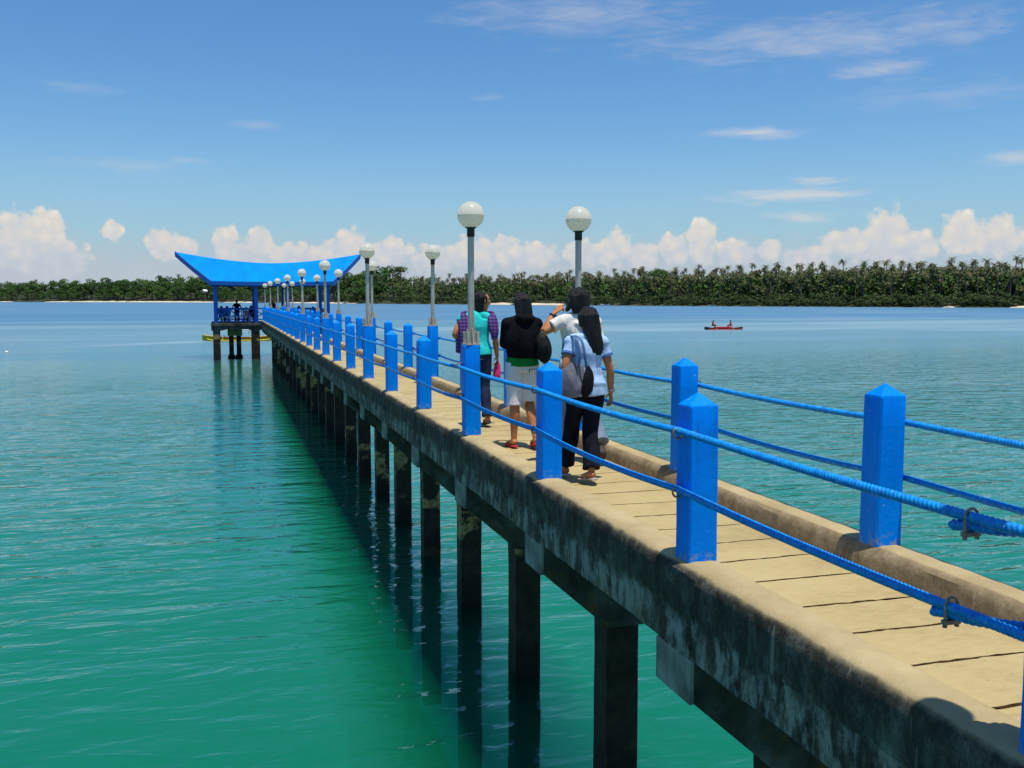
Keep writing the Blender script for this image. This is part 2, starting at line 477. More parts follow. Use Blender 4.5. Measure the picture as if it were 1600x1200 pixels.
class MB:
    """collects shapes and links them as ONE mesh object"""
    def __init__(s):
        s.v, s.f, s.mi = [], [], []

    def add(s, vs, fs, mi=0):
        o = len(s.v)
        s.v += [tuple(v) for v in vs]
        s.f += [tuple(i + o for i in f) for f in fs]
        s.mi += [mi] * len(fs)
        return s

    def box(s, c, h, mi=0, bev=0.0, rot=None):
        x, y, z = h
        if bev <= 0:
            vs = [Vector((sx * x, sy * y, sz * z)) for sz in (-1, 1) for sx, sy in ((-1, -1), (1, -1), (1, 1), (-1, 1))]
            fs = [(3, 2, 1, 0), (4, 5, 6, 7), (0, 1, 5, 4), (1, 2, 6, 5), (2, 3, 7, 6), (3, 0, 4, 7)]
        else:
            bm = bmesh.new()
            bmesh.ops.create_cube(bm, size=2.0)
            for v in bm.verts:
                v.co = Vector((v.co.x * x, v.co.y * y, v.co.z * z))
            bmesh.ops.bevel(bm, geom=bm.edges[:], offset=bev, segments=2, affect='EDGES', profile=.6)
            bm.verts.index_update()
            vs = [v.co.copy() for v in bm.verts]
            fs = [[v.index for v in f.verts] for f in bm.faces]
            bm.free()
        if rot is not None:
            vs = [rot @ v for v in vs]
        return s.add([v + Vector(c) for v in vs], fs, mi)

    def loft(s, pts, ref=(0, 1, 0), n=12, sub=5, mi=0, smooth=True):
        """pts: (x,y,z,a,b): a = half width across ref, b = half depth along ref; closed tube"""
        P_ = [Vector(p[:3]) for p in pts]
        rr = [(p[3], p[4] if len(p) > 4 else p[3]) for p in pts]
        cs, rs = [], []
        m_ = len(P_)
        if smooth and m_ > 2:
            for i in range(m_ - 1):
                p0, p1, p2, p3 = P_[max(i - 1, 0)], P_[i], P_[i + 1], P_[min(i + 2, m_ - 1)]
                r0, r1, r2, r3 = rr[max(i - 1, 0)], rr[i], rr[i + 1], rr[min(i + 2, m_ - 1)]
                for k in range(sub):
                    t = k / sub
                    f = lambda a, b_, c_, d_: .5 * (2 * b_ + (c_ - a) * t + (2 * a - 5 * b_ + 4 * c_ - d_) * t * t + (3 * b_ - a - 3 * c_ + d_) * t ** 3)
                    cs.append(f(p0, p1, p2, p3))
                    rs.append(tuple(max(1e-4, f(r0[j], r1[j], r2[j], r3[j])) for j in (0, 1)))
            cs.append(P_[-1])
            rs.append(rr[-1])
        else:
            cs, rs = P_, rr
        vs, fs = [], []
        prev = Vector(ref)
        for i, c_ in enumerate(cs):
            t = (cs[min(i + 1, len(cs) - 1)] - cs[max(i - 1, 0)])
            t = t.normalized() if t.length > 1e-9 else Vector((0, 0, 1))
            fwd = Vector(ref) - t * t.dot(Vector(ref))
            if fwd.length < .15:
                fwd = prev - t * t.dot(prev)
            fwd.normalize()
            prev = fwd
            side = fwd.cross(t)
            for k in range(n):
                a = 2 * math.pi * k / n
                vs.append(c_ + side * (rs[i][0] * math.cos(a)) + fwd * (rs[i][1] * math.sin(a)))
        L = len(cs)
        for i in range(L - 1):
            for k in range(n):
                k2 = (k + 1) % n
                fs.append((i * n + k, i * n + k2, (i + 1) * n + k2, (i + 1) * n + k))
        fs.append(tuple(reversed(range(n))))
        fs.append(tuple((L - 1) * n + k for k in range(n)))
        return s.add(vs, fs, mi)

    def tube(s, pts, r, n=10, mi=0, sub=4, smooth=True):
        return s.loft([(*p, r, r) for p in pts], n=n, mi=mi, sub=sub, smooth=smooth)

    def ball(s, c, r, seg=24, rings=14, mi=0):
        if not isinstance(r, (tuple, list)):
            r = (r, r, r)
        vs, fs = [], []
        for i in range(1, rings):
            th = math.pi * i / rings
            for k in range(seg):
                a = 2 * math.pi * k / seg
                vs.append((c[0] + r[0] * math.sin(th) * math.cos(a), c[1] + r[1] * math.sin(th) * math.sin(a), c[2] - r[2] * math.cos(th)))
        for i in range(rings - 2):
            for k in range(seg):
                k2 = (k + 1) % seg
                fs.append((i * seg + k, i * seg + k2, (i + 1) * seg + k2, (i + 1) * seg + k))
        vs += [(c[0], c[1], c[2] - r[2]), (c[0], c[1], c[2] + r[2])]
        b_ = len(vs) - 2
        for k in range(seg):
            k2 = (k + 1) % seg
            fs.append((b_, k2, k))
            fs.append((b_ + 1, (rings - 2) * seg + k, (rings - 2) * seg + k2))
        return s.add(vs, fs, mi)

    def lathe(s, prof, c=(0, 0, 0), n=20, mi=0):
        vs, fs = [], []
        for r, z in prof:
            for k in range(n):
                a = 2 * math.pi * k / n
                vs.append((c[0] + r * math.cos(a), c[1] + r * math.sin(a), c[2] + z))
        for i in range(len(prof) - 1):
            for k in range(n):
                k2 = (k + 1) % n
                fs.append((i * n + k, i * n + k2, (i + 1) * n + k2, (i + 1) * n + k))
        fs.append(tuple(reversed(range(n))))
        fs.append(tuple((len(prof) - 1) * n + k for k in range(n)))
        return s.add(vs, fs, mi)

    def torus(s, c, R_, r, axis='Y', n=18, m_=8, mi=0):
        vs, fs = [], []
        for i in range(n):
            a = 2 * math.pi * i / n
            for k in range(m_):
                b_ = 2 * math.pi * k / m_
                rad = R_ + r * math.cos(b_)
                u, v, w = rad * math.cos(a), rad * math.sin(a), r * math.sin(b_)
                p = {'Y': (u, w, v), 'X': (w, u, v), 'Z': (u, v, w)}[axis]
                vs.append((c[0] + p[0], c[1] + p[1], c[2] + p[2]))
        for i in range(n):
            for k in range(m_):
                fs.append((i * m_ + k, ((i + 1) % n) * m_ + k, ((i + 1) % n) * m_ + (k + 1) % m_, i * m_ + (k + 1) % m_))
        return s.add(vs, fs, mi)

    def mesh(s, name, mats, smooth=False):
        me = bpy.data.meshes.new(name)
        me.from_pydata(s.v, [], s.f)
        for m_ in (mats if isinstance(mats, (list, tuple)) else [mats]):
            me.materials.append(m_)
        me.polygons.foreach_set('material_index', s.mi)
        if smooth:
            me.polygons.foreach_set('use_smooth', [True] * len(me.polygons))
        me.update()
        return me

    def build(s, name, mats, parent=None, smooth=False, loc=(0, 0, 0), auto=None):
        me = s.mesh(name, mats, smooth or auto is not None)
        if auto is not None:
            me.set_sharp_from_angle(angle=R(auto))
        o = bpy.data.objects.new(name, me)
        col.objects.link(o)
        o.location = loc
        if parent is not None:
            o.parent = parent
        return o

    def remeshed(s, name, mats, parent=None, voxel=.008, iters=4, loc=(0, 0, 0), disp=None):
        """one continuous skin over everything collected"""
        me = s.mesh(name + '_raw', mats)
        o = bpy.data.objects.new(name + '_raw', me)
        for old in list(WS.collection.objects):
            WS.collection.objects.unlink(old)
        WS.collection.objects.link(o)
        SCRAP.extend((o, me))
        md = o.modifiers.new('r', 'REMESH')
        md.mode = 'VOXEL'
        md.voxel_size = voxel
        md.use_smooth_shade = True
        sm = o.modifiers.new('s', 'SMOOTH')
        sm.factor = .5
        sm.iterations = iters
        with bpy.context.temp_override(scene=WS, view_layer=WS.view_layers[0]):
            dg = bpy.context.evaluated_depsgraph_get()
            dg.update()
            nm = bpy.data.meshes.new_from_object(o.evaluated_get(dg))
        nm.name = name
        if not nm.materials:
            nm.materials.append(mats)
        nm.polygons.foreach_set('use_smooth', [True] * len(nm.polygons))
        if disp:
            amp, sc = disp[:2]
            zs = disp[2] if len(disp) > 2 else .55
            pn = [(v.co.copy(), v.normal.copy()) for v in nm.vertices]
            flat_ = []
            for p, q in pn:
                flat_.extend(p + q * (amp * noise.noise(Vector((p.x * sc, p.y * sc, p.z * sc * zs)))))
            nm.vertices.foreach_set('co', flat_)
        nm.update()
        ob_ = bpy.data.objects.new(name, nm)
        col.objects.link(ob_)
        ob_.location = loc
        if parent is not None:
            ob_.parent = parent
        return ob_


def tag(o, label=None, cat=None, group=None, kind=None):
    if label:
        o['label'] = label
    if cat:
        o['category'] = cat
    if group:
        o['group'] = group
    if kind:
        o['kind'] = kind
    return o


def empty(name, loc=(0, 0, 0), rz=0.0):
    o = bpy.data.objects.new(name, None)
    col.objects.link(o)
    o.empty_display_size = .1
    o.location = loc
    o.rotation_euler = (0, 0, rz)
    return o


def copy_tree(o, parent=None):
    c = o.copy()
    col.objects.link(c)
    if parent is not None:
        c.parent = parent
    for ch in list(o.children):
        copy_tree(ch, c)
    return c


ORD = ['first', 'second', 'third', 'fourth', 'fifth', 'sixth', 'seventh', 'eighth', 'ninth', 'tenth', 'eleventh', 'twelfth', 'thirteenth', 'fourteenth', 'fifteenth', 'sixteenth',
       'seventeenth', 'eighteenth', 'nineteenth', 'twentieth', 'twenty-first', 'twenty-second', 'twenty-third', 'twenty-fourth', 'twenty-fifth', 'twenty-sixth', 'twenty-seventh']

# ------------------------------------------------------------------ water and sea bed
m, gg, b = new_mat('sea_water')
nt = m.node_tree
nt.nodes.remove(b)
out = nt.nodes['Material Output']
ps = gg.n('ShaderNodeNewGeometry').outputs['Position']
v1 = gg.mapping(ps, scale=(.5, 1.35, 1), rot=(0, 0, R(12)))
v2 = gg.mapping(ps, scale=(.55, 1.5, 1), rot=(0, 0, R(-24)))
h = gg.math('ADD', gg.math('MULTIPLY', gg.noise(v1, .75, 2.0, .5, .3), .9),
            gg.math('ADD', gg.math('MULTIPLY', gg.noise(v2, 1.9, 3.0, .5, .5), .55), gg.math('MULTIPLY', gg.noise(v1, 5.5, 3.0, .55, .3), .07)))
# wind lanes and a boat wake where the surface is rougher
lane = gg.maprange(gg.noise(gg.mapping(ps, scale=(.012, .05, 1), rot=(0, 0, R(8))), 1.0, 3, .55), .42, .62)
spw = gg.n('ShaderNodeSeparateXYZ')
gg.set(spw.inputs[0], ps)
wx, wy = spw.outputs[0], spw.outputs[1]


def wake(xa, ya, xb, yb, half):
    L = math.hypot(xb - xa, yb - ya)
    ux, uy = (xb - xa) / L, (yb - ya) / L
    al = gg.math('ADD', gg.math('MULTIPLY', gg.math('SUBTRACT', wx, xa), ux), gg.math('MULTIPLY', gg.math('SUBTRACT', wy, ya), uy))
    ac = gg.math('ADD', gg.math('MULTIPLY', gg.math('SUBTRACT', wx, xa), -uy), gg.math('MULTIPLY', gg.math('SUBTRACT', wy, ya), ux))
    ac = gg.math('ADD', ac, gg.math('MULTIPLY', gg.math('SUBTRACT', gg.noise(ps, .22, 4, .6), .5), 5.0))
    return gg.math('MULTIPLY', gg.maprange(gg.math('ABSOLUTE', ac), half * .5, half, 1.0, 0.0),
                   gg.math('MULTIPLY', gg.maprange(al, -3, 2), gg.maprange(al, L - 6, L, 1.0, 0.0)))


wk = gg.math('MAXIMUM', wake(-18.0, 92.0, .5, 107.5, 1.9), wake(38.0, 128.0, 65.0, 125.6, .9))
bp = gg.n('ShaderNodeBump')
bp.inputs['Distance'].default_value = .34
# out in the open the ripples are finer than one can tell apart: they become roughness
open_ = gg.maprange(wy, 14.0, 150.0)
gg.set(bp.inputs['Strength'], gg.math('MULTIPLY', gg.math('ADD', gg.math('ADD', .24, gg.math('MULTIPLY', lane, .16)), gg.math('MULTIPLY', wk, .2)), gg.math('SUBTRACT', 1.0, gg.math('MULTIPLY', open_, .9))))
gg.set(bp.inputs['Height'], h)
fr = gg.n('ShaderNodeFresnel')
fr.inputs['IOR'].default_value = 1.33
gg.set(fr.inputs['Normal'], bp.outputs[0])
gl = gg.n('ShaderNodeBsdfGlossy')
gg.set(gl.inputs['Roughness'], gg.math('ADD', gg.math('MULTIPLY', open_, gg.math('ADD', .31, gg.math('MULTIPLY', lane, .12))), gg.math('ADD', .03, gg.math('MULTIPLY', wk, .12))))
gl.inputs['Color'].default_value = (.82, .94, .94, 1)
gg.set(gl.inputs['Normal'], bp.outputs[0])
tr = gg.n('ShaderNodeBsdfTransparent')
tr.inputs['Color'].default_value = (.85, 1, 1, 1)
df = gg.n('ShaderNodeBsdfDiffuse')
tint = gg.ramp(gg.noise(ps, .035, 3, .5), [(.3, (.0, .18, .125)), (.7, (.0, .215, .155))])
farther = gg.maprange(wy, 75.0, 230.0)          # blue put into far water for the higher sky it mirrors
gg.set(df.inputs['Color'], gg.mix(farther, tint, (.0, .125, .27)))
mx1 = gg.n('ShaderNodeMixShader')
gg.set(mx1.inputs[0], gg.math('ADD', .03, gg.math('ADD', gg.math('MULTIPLY', open_, .6), gg.math('MULTIPLY', farther, .3))))
gg.set(mx1.inputs[1], tr.outputs[0])
gg.set(mx1.inputs[2], df.outputs[0])
mx2 = gg.n('ShaderNodeMixShader')
gg.set(mx2.inputs[0], gg.math('MINIMUM', gg.math('MULTIPLY', gg.math('MULTIPLY', fr.outputs[0], gg.math('MULTIPLY_ADD', fr.outputs[0], 2.3, .48)), gg.math('SUBTRACT', 1.0, gg.math('MULTIPLY', wk, .35))), gg.math('SUBTRACT', .80, gg.math('MULTIPLY', farther, .40))))
gg.set(mx2.inputs[1], mx1.outputs[0])
gg.set(mx2.inputs[2], gl.outputs[0])
gg.set(out.inputs['Surface'], mx2.outputs[0])
M['water'] = m
vs_ = gg.n('ShaderNodeVolumeScatter')
vs_.inputs['Color'].default_value = (.02, .66, .25, 1)
vs_.inputs['Density'].default_value = .30
vs_.inputs['Anisotropy'].default_value = .1
va_ = gg.n('ShaderNodeVolumeAbsorption')
va_.inputs['Color'].default_value = (.0, .80, .50, 1)
va_.inputs['Density'].default_value = .08
ad_ = gg.n('ShaderNodeAddShader')
gg.set(ad_.inputs[0], vs_.outputs[0])
gg.set(ad_.inputs[1], va_.outputs[0])
gg.set(out.inputs['Volume'], ad_.outputs[0])
b_ = MB()
b_.box((0, 4470, -2.25), (6000, 4530, 2.25))
tag(b_.build('water', M['water']), 'calm teal green sea around the pier', kind='structure')
m, gg, b = new_mat('sea_bed_silt')
ps = gg.n('ShaderNodeNewGeometry').outputs['Position']
gg.set(b.inputs['Base Color'], gg.ramp(gg.noise(ps, .12, 5, .6), [(.3, (.0, .155, .045)), (.7, (.0, .215, .08))]))
b.inputs['Roughness'].default_value = 1.0
b.inputs['Specular IOR Level'].default_value = 0.0
def uneven_sheet(name, z, amp, sc, mat_, step):
    b_ = MB()
    xs_ = [-6000, -400, -60] + [-24 + step * i for i in range(int(56 / step) + 1)] + [70, 400, 6000]
    ys_ = [-60] + [-4 + step * i for i in range(int(70 / step) + 1)] + [90, 140, 400, 9000]
    vs = [(x, y, z + (amp * noise.fractal(Vector((x * sc, y * sc, z)), 1.0, 2.0, 3) if -30 < x < 40 and -10 < y < 80 else 0)) for y in ys_ for x in xs_]
    n = len(xs_)
    fs = [(j * n + i, j * n + i + 1, (j + 1) * n + i + 1, (j + 1) * n + i) for j in range(len(ys_) - 1) for i in range(n - 1)]
    b_.add(vs, fs)
    return b_.build(name, mat_, smooth=True)


tag(uneven_sheet('seabed', -3.9, .35, .6, m, .5), 'green silty sea bed under the water', kind='structure')
# ------------------------------------------------------------------ far shore: land, beach, trees
SHPX = [(-900, 1900), (-450, 1700), (-200, 1520), (0, 1400), (150, 1330), (300, 1230), (450, 1050), (600, 860), (750, 745), (900, 660), (1050, 605), (1200, 560), (1400, 515), (1600, 482), (1800, 455), (2050, 425), (2400, 395), (2900, 360)]
cy, sy = math.cos(YAW), math.sin(YAW)


def shore_pt(u, depth):
    xc = (u - 800) / 1521.34 * depth
    return Vector((xc * cy + depth * sy, depth * cy - xc * sy, 0))


shore = [shore_pt(u, dd) for u, dd in SHPX]
acc = [0.0]
for a, b in zip(shore, shore[1:]):
    acc.append(acc[-1] + (b - a).length)


def along(s):
    s = max(0, min(acc[-1] - 1e-3, s))
    i = max(j for j in range(len(acc) - 1) if acc[j] <= s)
    t = (s - acc[i]) / (acc[i + 1] - acc[i])
    p = shore[i].lerp(shore[i + 1], t)
    tg = shore[min(i + 2, len(shore) - 1)] - shore[max(i - 1, 0)]
    nrm = Vector((-tg.y, tg.x, 0)).normalized()      # inland
    if nrm.y < 0:
        nrm = -nrm
    p = p + nrm * (4.0 * noise.noise(Vector((s * .012, 0, 3.1))) + 2.0 * noise.noise(Vector((s * .05, 0, 8))))
    u = SHPX[i][0] + t * (SHPX[i + 1][0] - SHPX[i][0])
    return p, nrm, u


def ground_z(s, inl):
    base = .9 * min(1, max(0, inl) / 7) + max(0, inl - 7) * .10
    return min(base, 7.5 + .02 * inl + max(0, inl - 70) * .075) + (.5 * noise.noise(Vector((s * .02, inl * .05, 1)))) * min(1, max(0, inl) / 10)


b_ = MB()
ins = [-9, 0, 3, 7, 14, 30, 55, 90, 140, 220]
NS = 240
vs = []
for i in range(NS + 1):
    s = acc[-1] * i / NS
    p, nrm, u = along(s)
    for q in ins:
        pp = p + nrm * q
        vs.append((pp.x, pp.y, ground_z(s, q) if q > 0 else q * .12))
fs, mis = [], []
nq = len(ins)
for i in range(NS):
    s = acc[-1] * i / NS
    u = along(s)[2]
    sandy = noise.noise(Vector((s * .011, 5, 0))) > (-.45 if 60 < u < 480 else (-.3 if 700 < u < 900 else .22))
    for k in range(nq - 1):
        fs.append((i * nq + k, (i + 1) * nq + k, (i + 1) * nq + k + 1, i * nq + k + 1))
        mis.append(0)
b_.add(vs, fs)
lo = b_.build('land', [M['land'], M['sand']], smooth=True)
tag(lo, 'low wooded land along the far shore', kind='structure')
# beaches: their own strips of sand a little above the land
SANDY = [(70, 345, 1.0), (352, 400, .8), (440, 560, .6), (735, 800, .8), (806, 880, .8), (1470, 1494, .25), (1572, 1640, .35), (-120, 20, .7)]
for (ua, ub, hh) in SANDY:
    b_ = MB()
    sa = [s for s in [acc[-1] * i / 2400 for i in range(2401)] if ua <= along(s)[2] <= ub]
    vs = []
    for j, s in enumerate(sa):
        p, nrm, u = along(s)
        t = max(0.0, math.sin(math.pi * j / max(1, len(sa) - 1))) ** .5
        wob = .7 + .5 * noise.noise(Vector((s * .06, 2, 9)))
        for q, z in ((-1.6 * t - .2, .02), (-.6 * t, .02 + 1.0 * hh * t * wob), (3.0, .3 + 1.35 * hh * t * wob), (6.0, .6 + 1.5 * hh * t * wob), (7.0, .3)):
            pp = p + nrm * q
            vs.append((pp.x, pp.y, z))
    fs = [(j * 5 + k, (j + 1) * 5 + k, (j + 1) * 5 + k + 1, j * 5 + k + 1) for j in range(len(sa) - 1) for k in range(4)]
    b_.add(vs, fs)
    tag(b_.build('beach', M['sand'], smooth=True), 'strip of pale sand along the far shore', kind='structure')


def palm_meshes(seed):
    r = random.Random(seed)
    H = 1.0
    lean = r.uniform(-.10, .10), r.uniform(-.10, .10)
    t = MB()
    pts = [(lean[0] * q * q * 14, lean[1] * q * q * 14, 14 * q, .26 * (1 - .55 * q) + .05) for q in (0, .08, .3, .55, .8, 1.0)]
    t.loft([(x, y, z, rr_, rr_) for x, y, z, rr_ in pts], n=6, sub=2)
    c = MB()
    top = Vector(pts[-1][:3])
    nf = 19
    for i in range(nf):
        a = 2 * math.pi * i / nf * 2.4 + r.uniform(-.2, .2)
        up = r.uniform(-.55, 1.15)
        L = r.uniform(3.0, 4.0)
        dirh = Vector((math.cos(a), math.sin(a), 0))
        side = Vector((-math.sin(a), math.cos(a), 0))
        P_ = []
        ang = up
        p = top.copy()
        ns = 7
        for k in range(ns + 1):
            P_.append(p.copy())
            p = p + (dirh * math.cos(ang) + Vector((0, 0, math.sin(ang)))) * (L / ns)
            ang -= r.uniform(.17, .27)
        mi = 1 if r.random() < .28 else 0
        for k in range(ns):
            w = .58 * math.sin(math.pi * min(1, (k + 1.0) / (ns + .6))) + .08
            q0, q1 = P_[k], P_[k + 1]
            tip = (q1 - q0) * .75
            for sgn in (-1, 1):
                e = side * (sgn * w) + Vector((0, 0, -.38 * w))
                c.add([q0, q0.lerp(q1, .72), q0.lerp(q1, .5) + e + tip, q0.lerp(q1, .1) + e * .9 + tip * .6], [(0, 1, 2, 3)], mi)
    for k in range(5):
        a = r.uniform(0, 6.28)
        c.ball((top.x + .25 * math.cos(a), top.y + .25 * math.sin(a), top.z - .25), .16, 6, 4, 1)
    c.v = [tuple(Vector(v) - top) for v in c.v]
    return t.mesh('trunk', M['palm_trunk'], True), c.mesh('crown', [M['palm_leaf'], M['palm_leaf_dry']]), top


def leafy(mb, c, rad, nleaf, size, r, mi=0, shell=.55):
    for _ in range(nleaf):
        d_ = Vector((r.gauss(0, 1), r.gauss(0, 1), r.gauss(0, 1))).normalized()
        if d_.z < -.35 and r.random() < .6:
            d_.z = -d_.z
        q = (shell + (1 - shell) * r.random()) if r.random() < .8 else r.random()
        p = Vector((c[0] + d_.x * rad[0] * q, c[1] + d_.y * rad[1] * q, c[2] + d_.z * rad[2] * q))
        nn = (d_ + Vector((r.gauss(0, .5), r.gauss(0, .5), r.gauss(.3, .5)))).normalized()
        a = nn.orthogonal().normalized()
        a.rotate(Matrix.Rotation(r.uniform(0, 6.28), 3, nn))
        bb = nn.cross(a)
        s_ = size * r.uniform(.6, 1.3)
        mb.add([p - a * s_, p - bb * s_ * .55, p + a * s_, p + bb * s_ * .55 + nn * s_ * .25], [(0, 1, 2, 3)], mi)


def broadleaf_mesh(seed, h=13, w=5.5, dome=False):
    r = random.Random(seed)
    trunk, crown = MB(), MB()
    trunk.loft([(0, 0, -.3, .45, .45), (.1, 0, h * .2, .34, .34), (.15, .1, h * .45, .26, .26), (.2, .1, h * .75, .1, .1)], n=7, sub=2)
    lobes = []
    nl = 15 if dome else 11
    for i in range(nl):
        a = 6.283 * i / nl * 2.4
        rr_ = w * (.15 + .65 * math.sqrt((i + .5) / nl))
        zz = h * ((.86 - .32 * (rr_ / w) ** 2) if dome else r.uniform(.42, .88) - .18 * rr_ / w)
        lobes.append((rr_ * math.cos(a), rr_ * math.sin(a), zz, w * r.uniform(.28, .44)))
    for (x, y, z, rad) in lobes:
        trunk.loft([(.1, .05, h * .35, .12, .12), (x * .5, y * .5, (z + h * .4) / 2 + .4, .09, .09), (x, y, z, .03, .03)], n=5, sub=2)
        leafy(crown, (x, y, z), (rad, rad, rad * .72), 110 if not dome else 130, .40, r)
    return trunk.mesh('trunk', M['bark'], True), crown.mesh('crown', M['leaf'])


def shrub_mesh(seed, h=6.5, w=4.2):
    r = random.Random(seed)
    mb = MB()
    for i in range(5):
        a = r.uniform(0, 6.28)
        mb.loft([(0, 0, -.3, .13, .13), (math.cos(a) * .8, math.sin(a) * .8, h * .3, .1, .1), (math.cos(a) * 2, math.sin(a) * 2, h * .6, .04, .04)], n=5, sub=2, mi=1)
    for i in range(12):
        a = 6.283 * i / 12 * 2.4
        rr_ = w * math.sqrt((i + .3) / 12) * .85
        z = h * r.uniform(.25, .85) * (1 - .35 * rr_ / w)
        rad = w * r.uniform(.26, .4)
        leafy(mb, (rr_ * math.cos(a), rr_ * math.sin(a), z), (rad, rad, rad * .8), 75, .34, r)
    return mb.mesh('shore_bush', [M['mangrove'], M['bark']])


palms = [palm_meshes(i) for i in range(5)]
broads = [broadleaf_mesh(20 + i) for i in range(4)]
shrubs = [shrub_mesh(40 + i) for i in range(4)]


def put_palm(pos, sc, r):
    t_, c_, top_ = palms[r.randrange(len(palms))]
    e = empty('palm_tree', pos, r.uniform(0, 6.28))
    e.scale = (sc, sc, sc)
    for nm, me in (('trunk', t_), ('crown', c_)):
        o = bpy.data.objects.new(nm, me)
        col.objects.link(o)
        o.parent = e
        if nm == 'crown':
            o.location = top_
            o.scale = (r.uniform(.62, .8),) * 3
    return e


def put_broad(pos, sc, r, meshes=None, lab=None, grp='leafy trees behind the far beach', name='leafy_tree'):
    t_, c_ = meshes or broads[r.randrange(len(broads))]
    e = empty(name, pos, r.uniform(0, 6.28))
    e.scale = (sc * r.uniform(.9, 1.2), sc * r.uniform(.9, 1.2), sc)
    for nm, me in (('trunk', t_), ('crown', c_)):
        o = bpy.data.objects.new(nm, me)
        col.objects.link(o)
        o.parent = e
    tag(e, lab or 'dense green leafy tree in the wood behind the far beach', 'tree', grp)
    return e


def s_at_u(u):
    for i in range(len(SHPX) - 1):
        if SHPX[i][0] <= u <= SHPX[i + 1][0]:
            return acc[i] + (u - SHPX[i][0]) / (SHPX[i + 1][0] - SHPX[i][0]) * (acc[i + 1] - acc[i])


r = random.Random(5)
# coconut palms: rows behind the mangroves, from the pavilion to beyond the right of the view
S0, S1 = s_at_u(470), s_at_u(1690)
rows = [(17, 66, .92), (30, 66, 1.0), (44, 62, 1.04), (60, 58, 1.06), (78, 48, 1.08)]
npalm = 0
for inl, cnt, hs_ in rows:
    for i in range(cnt):
        # even in the picture: spacing follows the distance
        u = 470 + (1690 - 470) * (i + r.uniform(-.35, 1.0)) / cnt
        s = s_at_u(max(460, min(1700, u)))
        p, nrm, uu = along(s)
        q = inl + r.uniform(-6, 6)
        pos = p + nrm * q
        pos.z = ground_z(s, q) - .1
        e = put_palm(pos, hs_ * r.uniform(.92, 1.07) * 1.20, r)
        tag(e, 'coconut palm with grey trunk in the grove behind the far mangroves', 'palm tree', 'coconut palms of the far shore grove')
        npalm += 1
# leafy trees on the left part of the shore, a few palms among them
for inl, cnt, sc in [(9, 36, 1.05), (18, 36, 1.6), (32, 34, 2.0), (48, 28, 2.3)]:
    for i in range(cnt):
        u = -60 + 640 * (i + r.uniform(-.3, .9)) / cnt
        s = s_at_u(u)
        p, nrm, uu = along(s)
        q = inl + r.uniform(-4, 4)
        pos = p + nrm * q
        pos.z = ground_z(s, q) - .2
        kk = sc * r.uniform(.85, 1.12) * (1.0 if u > 130 else .88)
        put_broad(pos, kk * 1.1, r)
for u, q, sc in [(205, 52, 1.35), (228, 55, 1.4), (275, 58, 1.5), (120, 50, 1.25), (305, 50, 1.35), (330, 40, 1.25), (420, 50, 1.3), (455, 56, 1.3), (560, 50, 1.3), (15, 50, 1.2), (52, 46, 1.2), (385, 46, 1.35)]:
    s = s_at_u(u)
    p, nrm, uu = along(s)
    pos = p + nrm * q
    pos.z = ground_z(s, q)
    e = put_palm(pos, sc * 1.55, r)
    tag(e, 'lone coconut palm standing above the leafy wood behind the beach', 'palm tree', 'scattered palms over the leafy wood')
# the tall domed tree that stands over the palms
big = broadleaf_mesh(77, 21.5, 8.0, True)
s = s_at_u(948)
p, nrm, uu = along(s)
pos = p + nrm * 55
pos.z = ground_z(s, 55)
put_broad(pos, 1.0, r, big, 'tall round-crowned tree standing out above the palms', None, 'domed_tree')
# mangrove bushes at the water's edge
for inl, cnt, sc in [(3.5, 78, .75), (9, 66, 1.02), (14, 40, 1.2)]:
    for i in range(cnt):
        u = 478 + (1700 - 478) * (i + r.uniform(-.3, .9)) / cnt
        if any(a + 4 < u < bq - 4 for a, bq, hq in SANDY[3:7]) and inl < 5:
            continue
        s = s_at_u(min(u, 1705))
        p, nrm, uu = along(s)
        q = inl + r.uniform(-1.5, 1.5)
        o = bpy.data.objects.new('shore_bush', shrubs[r.randrange(4)])
        col.objects.link(o)
        pos = p + nrm * q
        o.location = (pos.x, pos.y, ground_z(s, q) - .3)
        o.rotation_euler = (0, 0, r.uniform(0, 6.28))
        k_ = sc * r.uniform(.8, 1.25)
        o.scale = (k_ * 1.15, k_ * 1.15, k_ * .95)
        tag(o, 'dark green mangrove bush at the water edge of the far shore', 'bush', 'mangrove bushes on the far shore')
# the deep wood behind and beyond, one mass
wood = MB()
for i in range(1300):
    u = r.uniform(-880, 2850) if i < 500 else r.uniform(-100, 1750)
    s = s_at_u(u)
    p, nrm, uu = along(s)
    left = max(0, min(1, (640 - u) / 200))
    q = r.uniform(8, 95) if not (-60 < u < 1690) else r.uniform(24, 95)
    pos = p + nrm * q
    z = ground_z(s, q)
    hh = (r.uniform(8, 14) + 10 * left)
    for k in range(3):
        leafy(wood, (pos.x + r.uniform(-3, 3), pos.y + r.uniform(-3, 3), z + hh * (.25 + .3 * k)), (4.4, 4.4, 3.2), 24, 1.15, r, r.randrange(2))
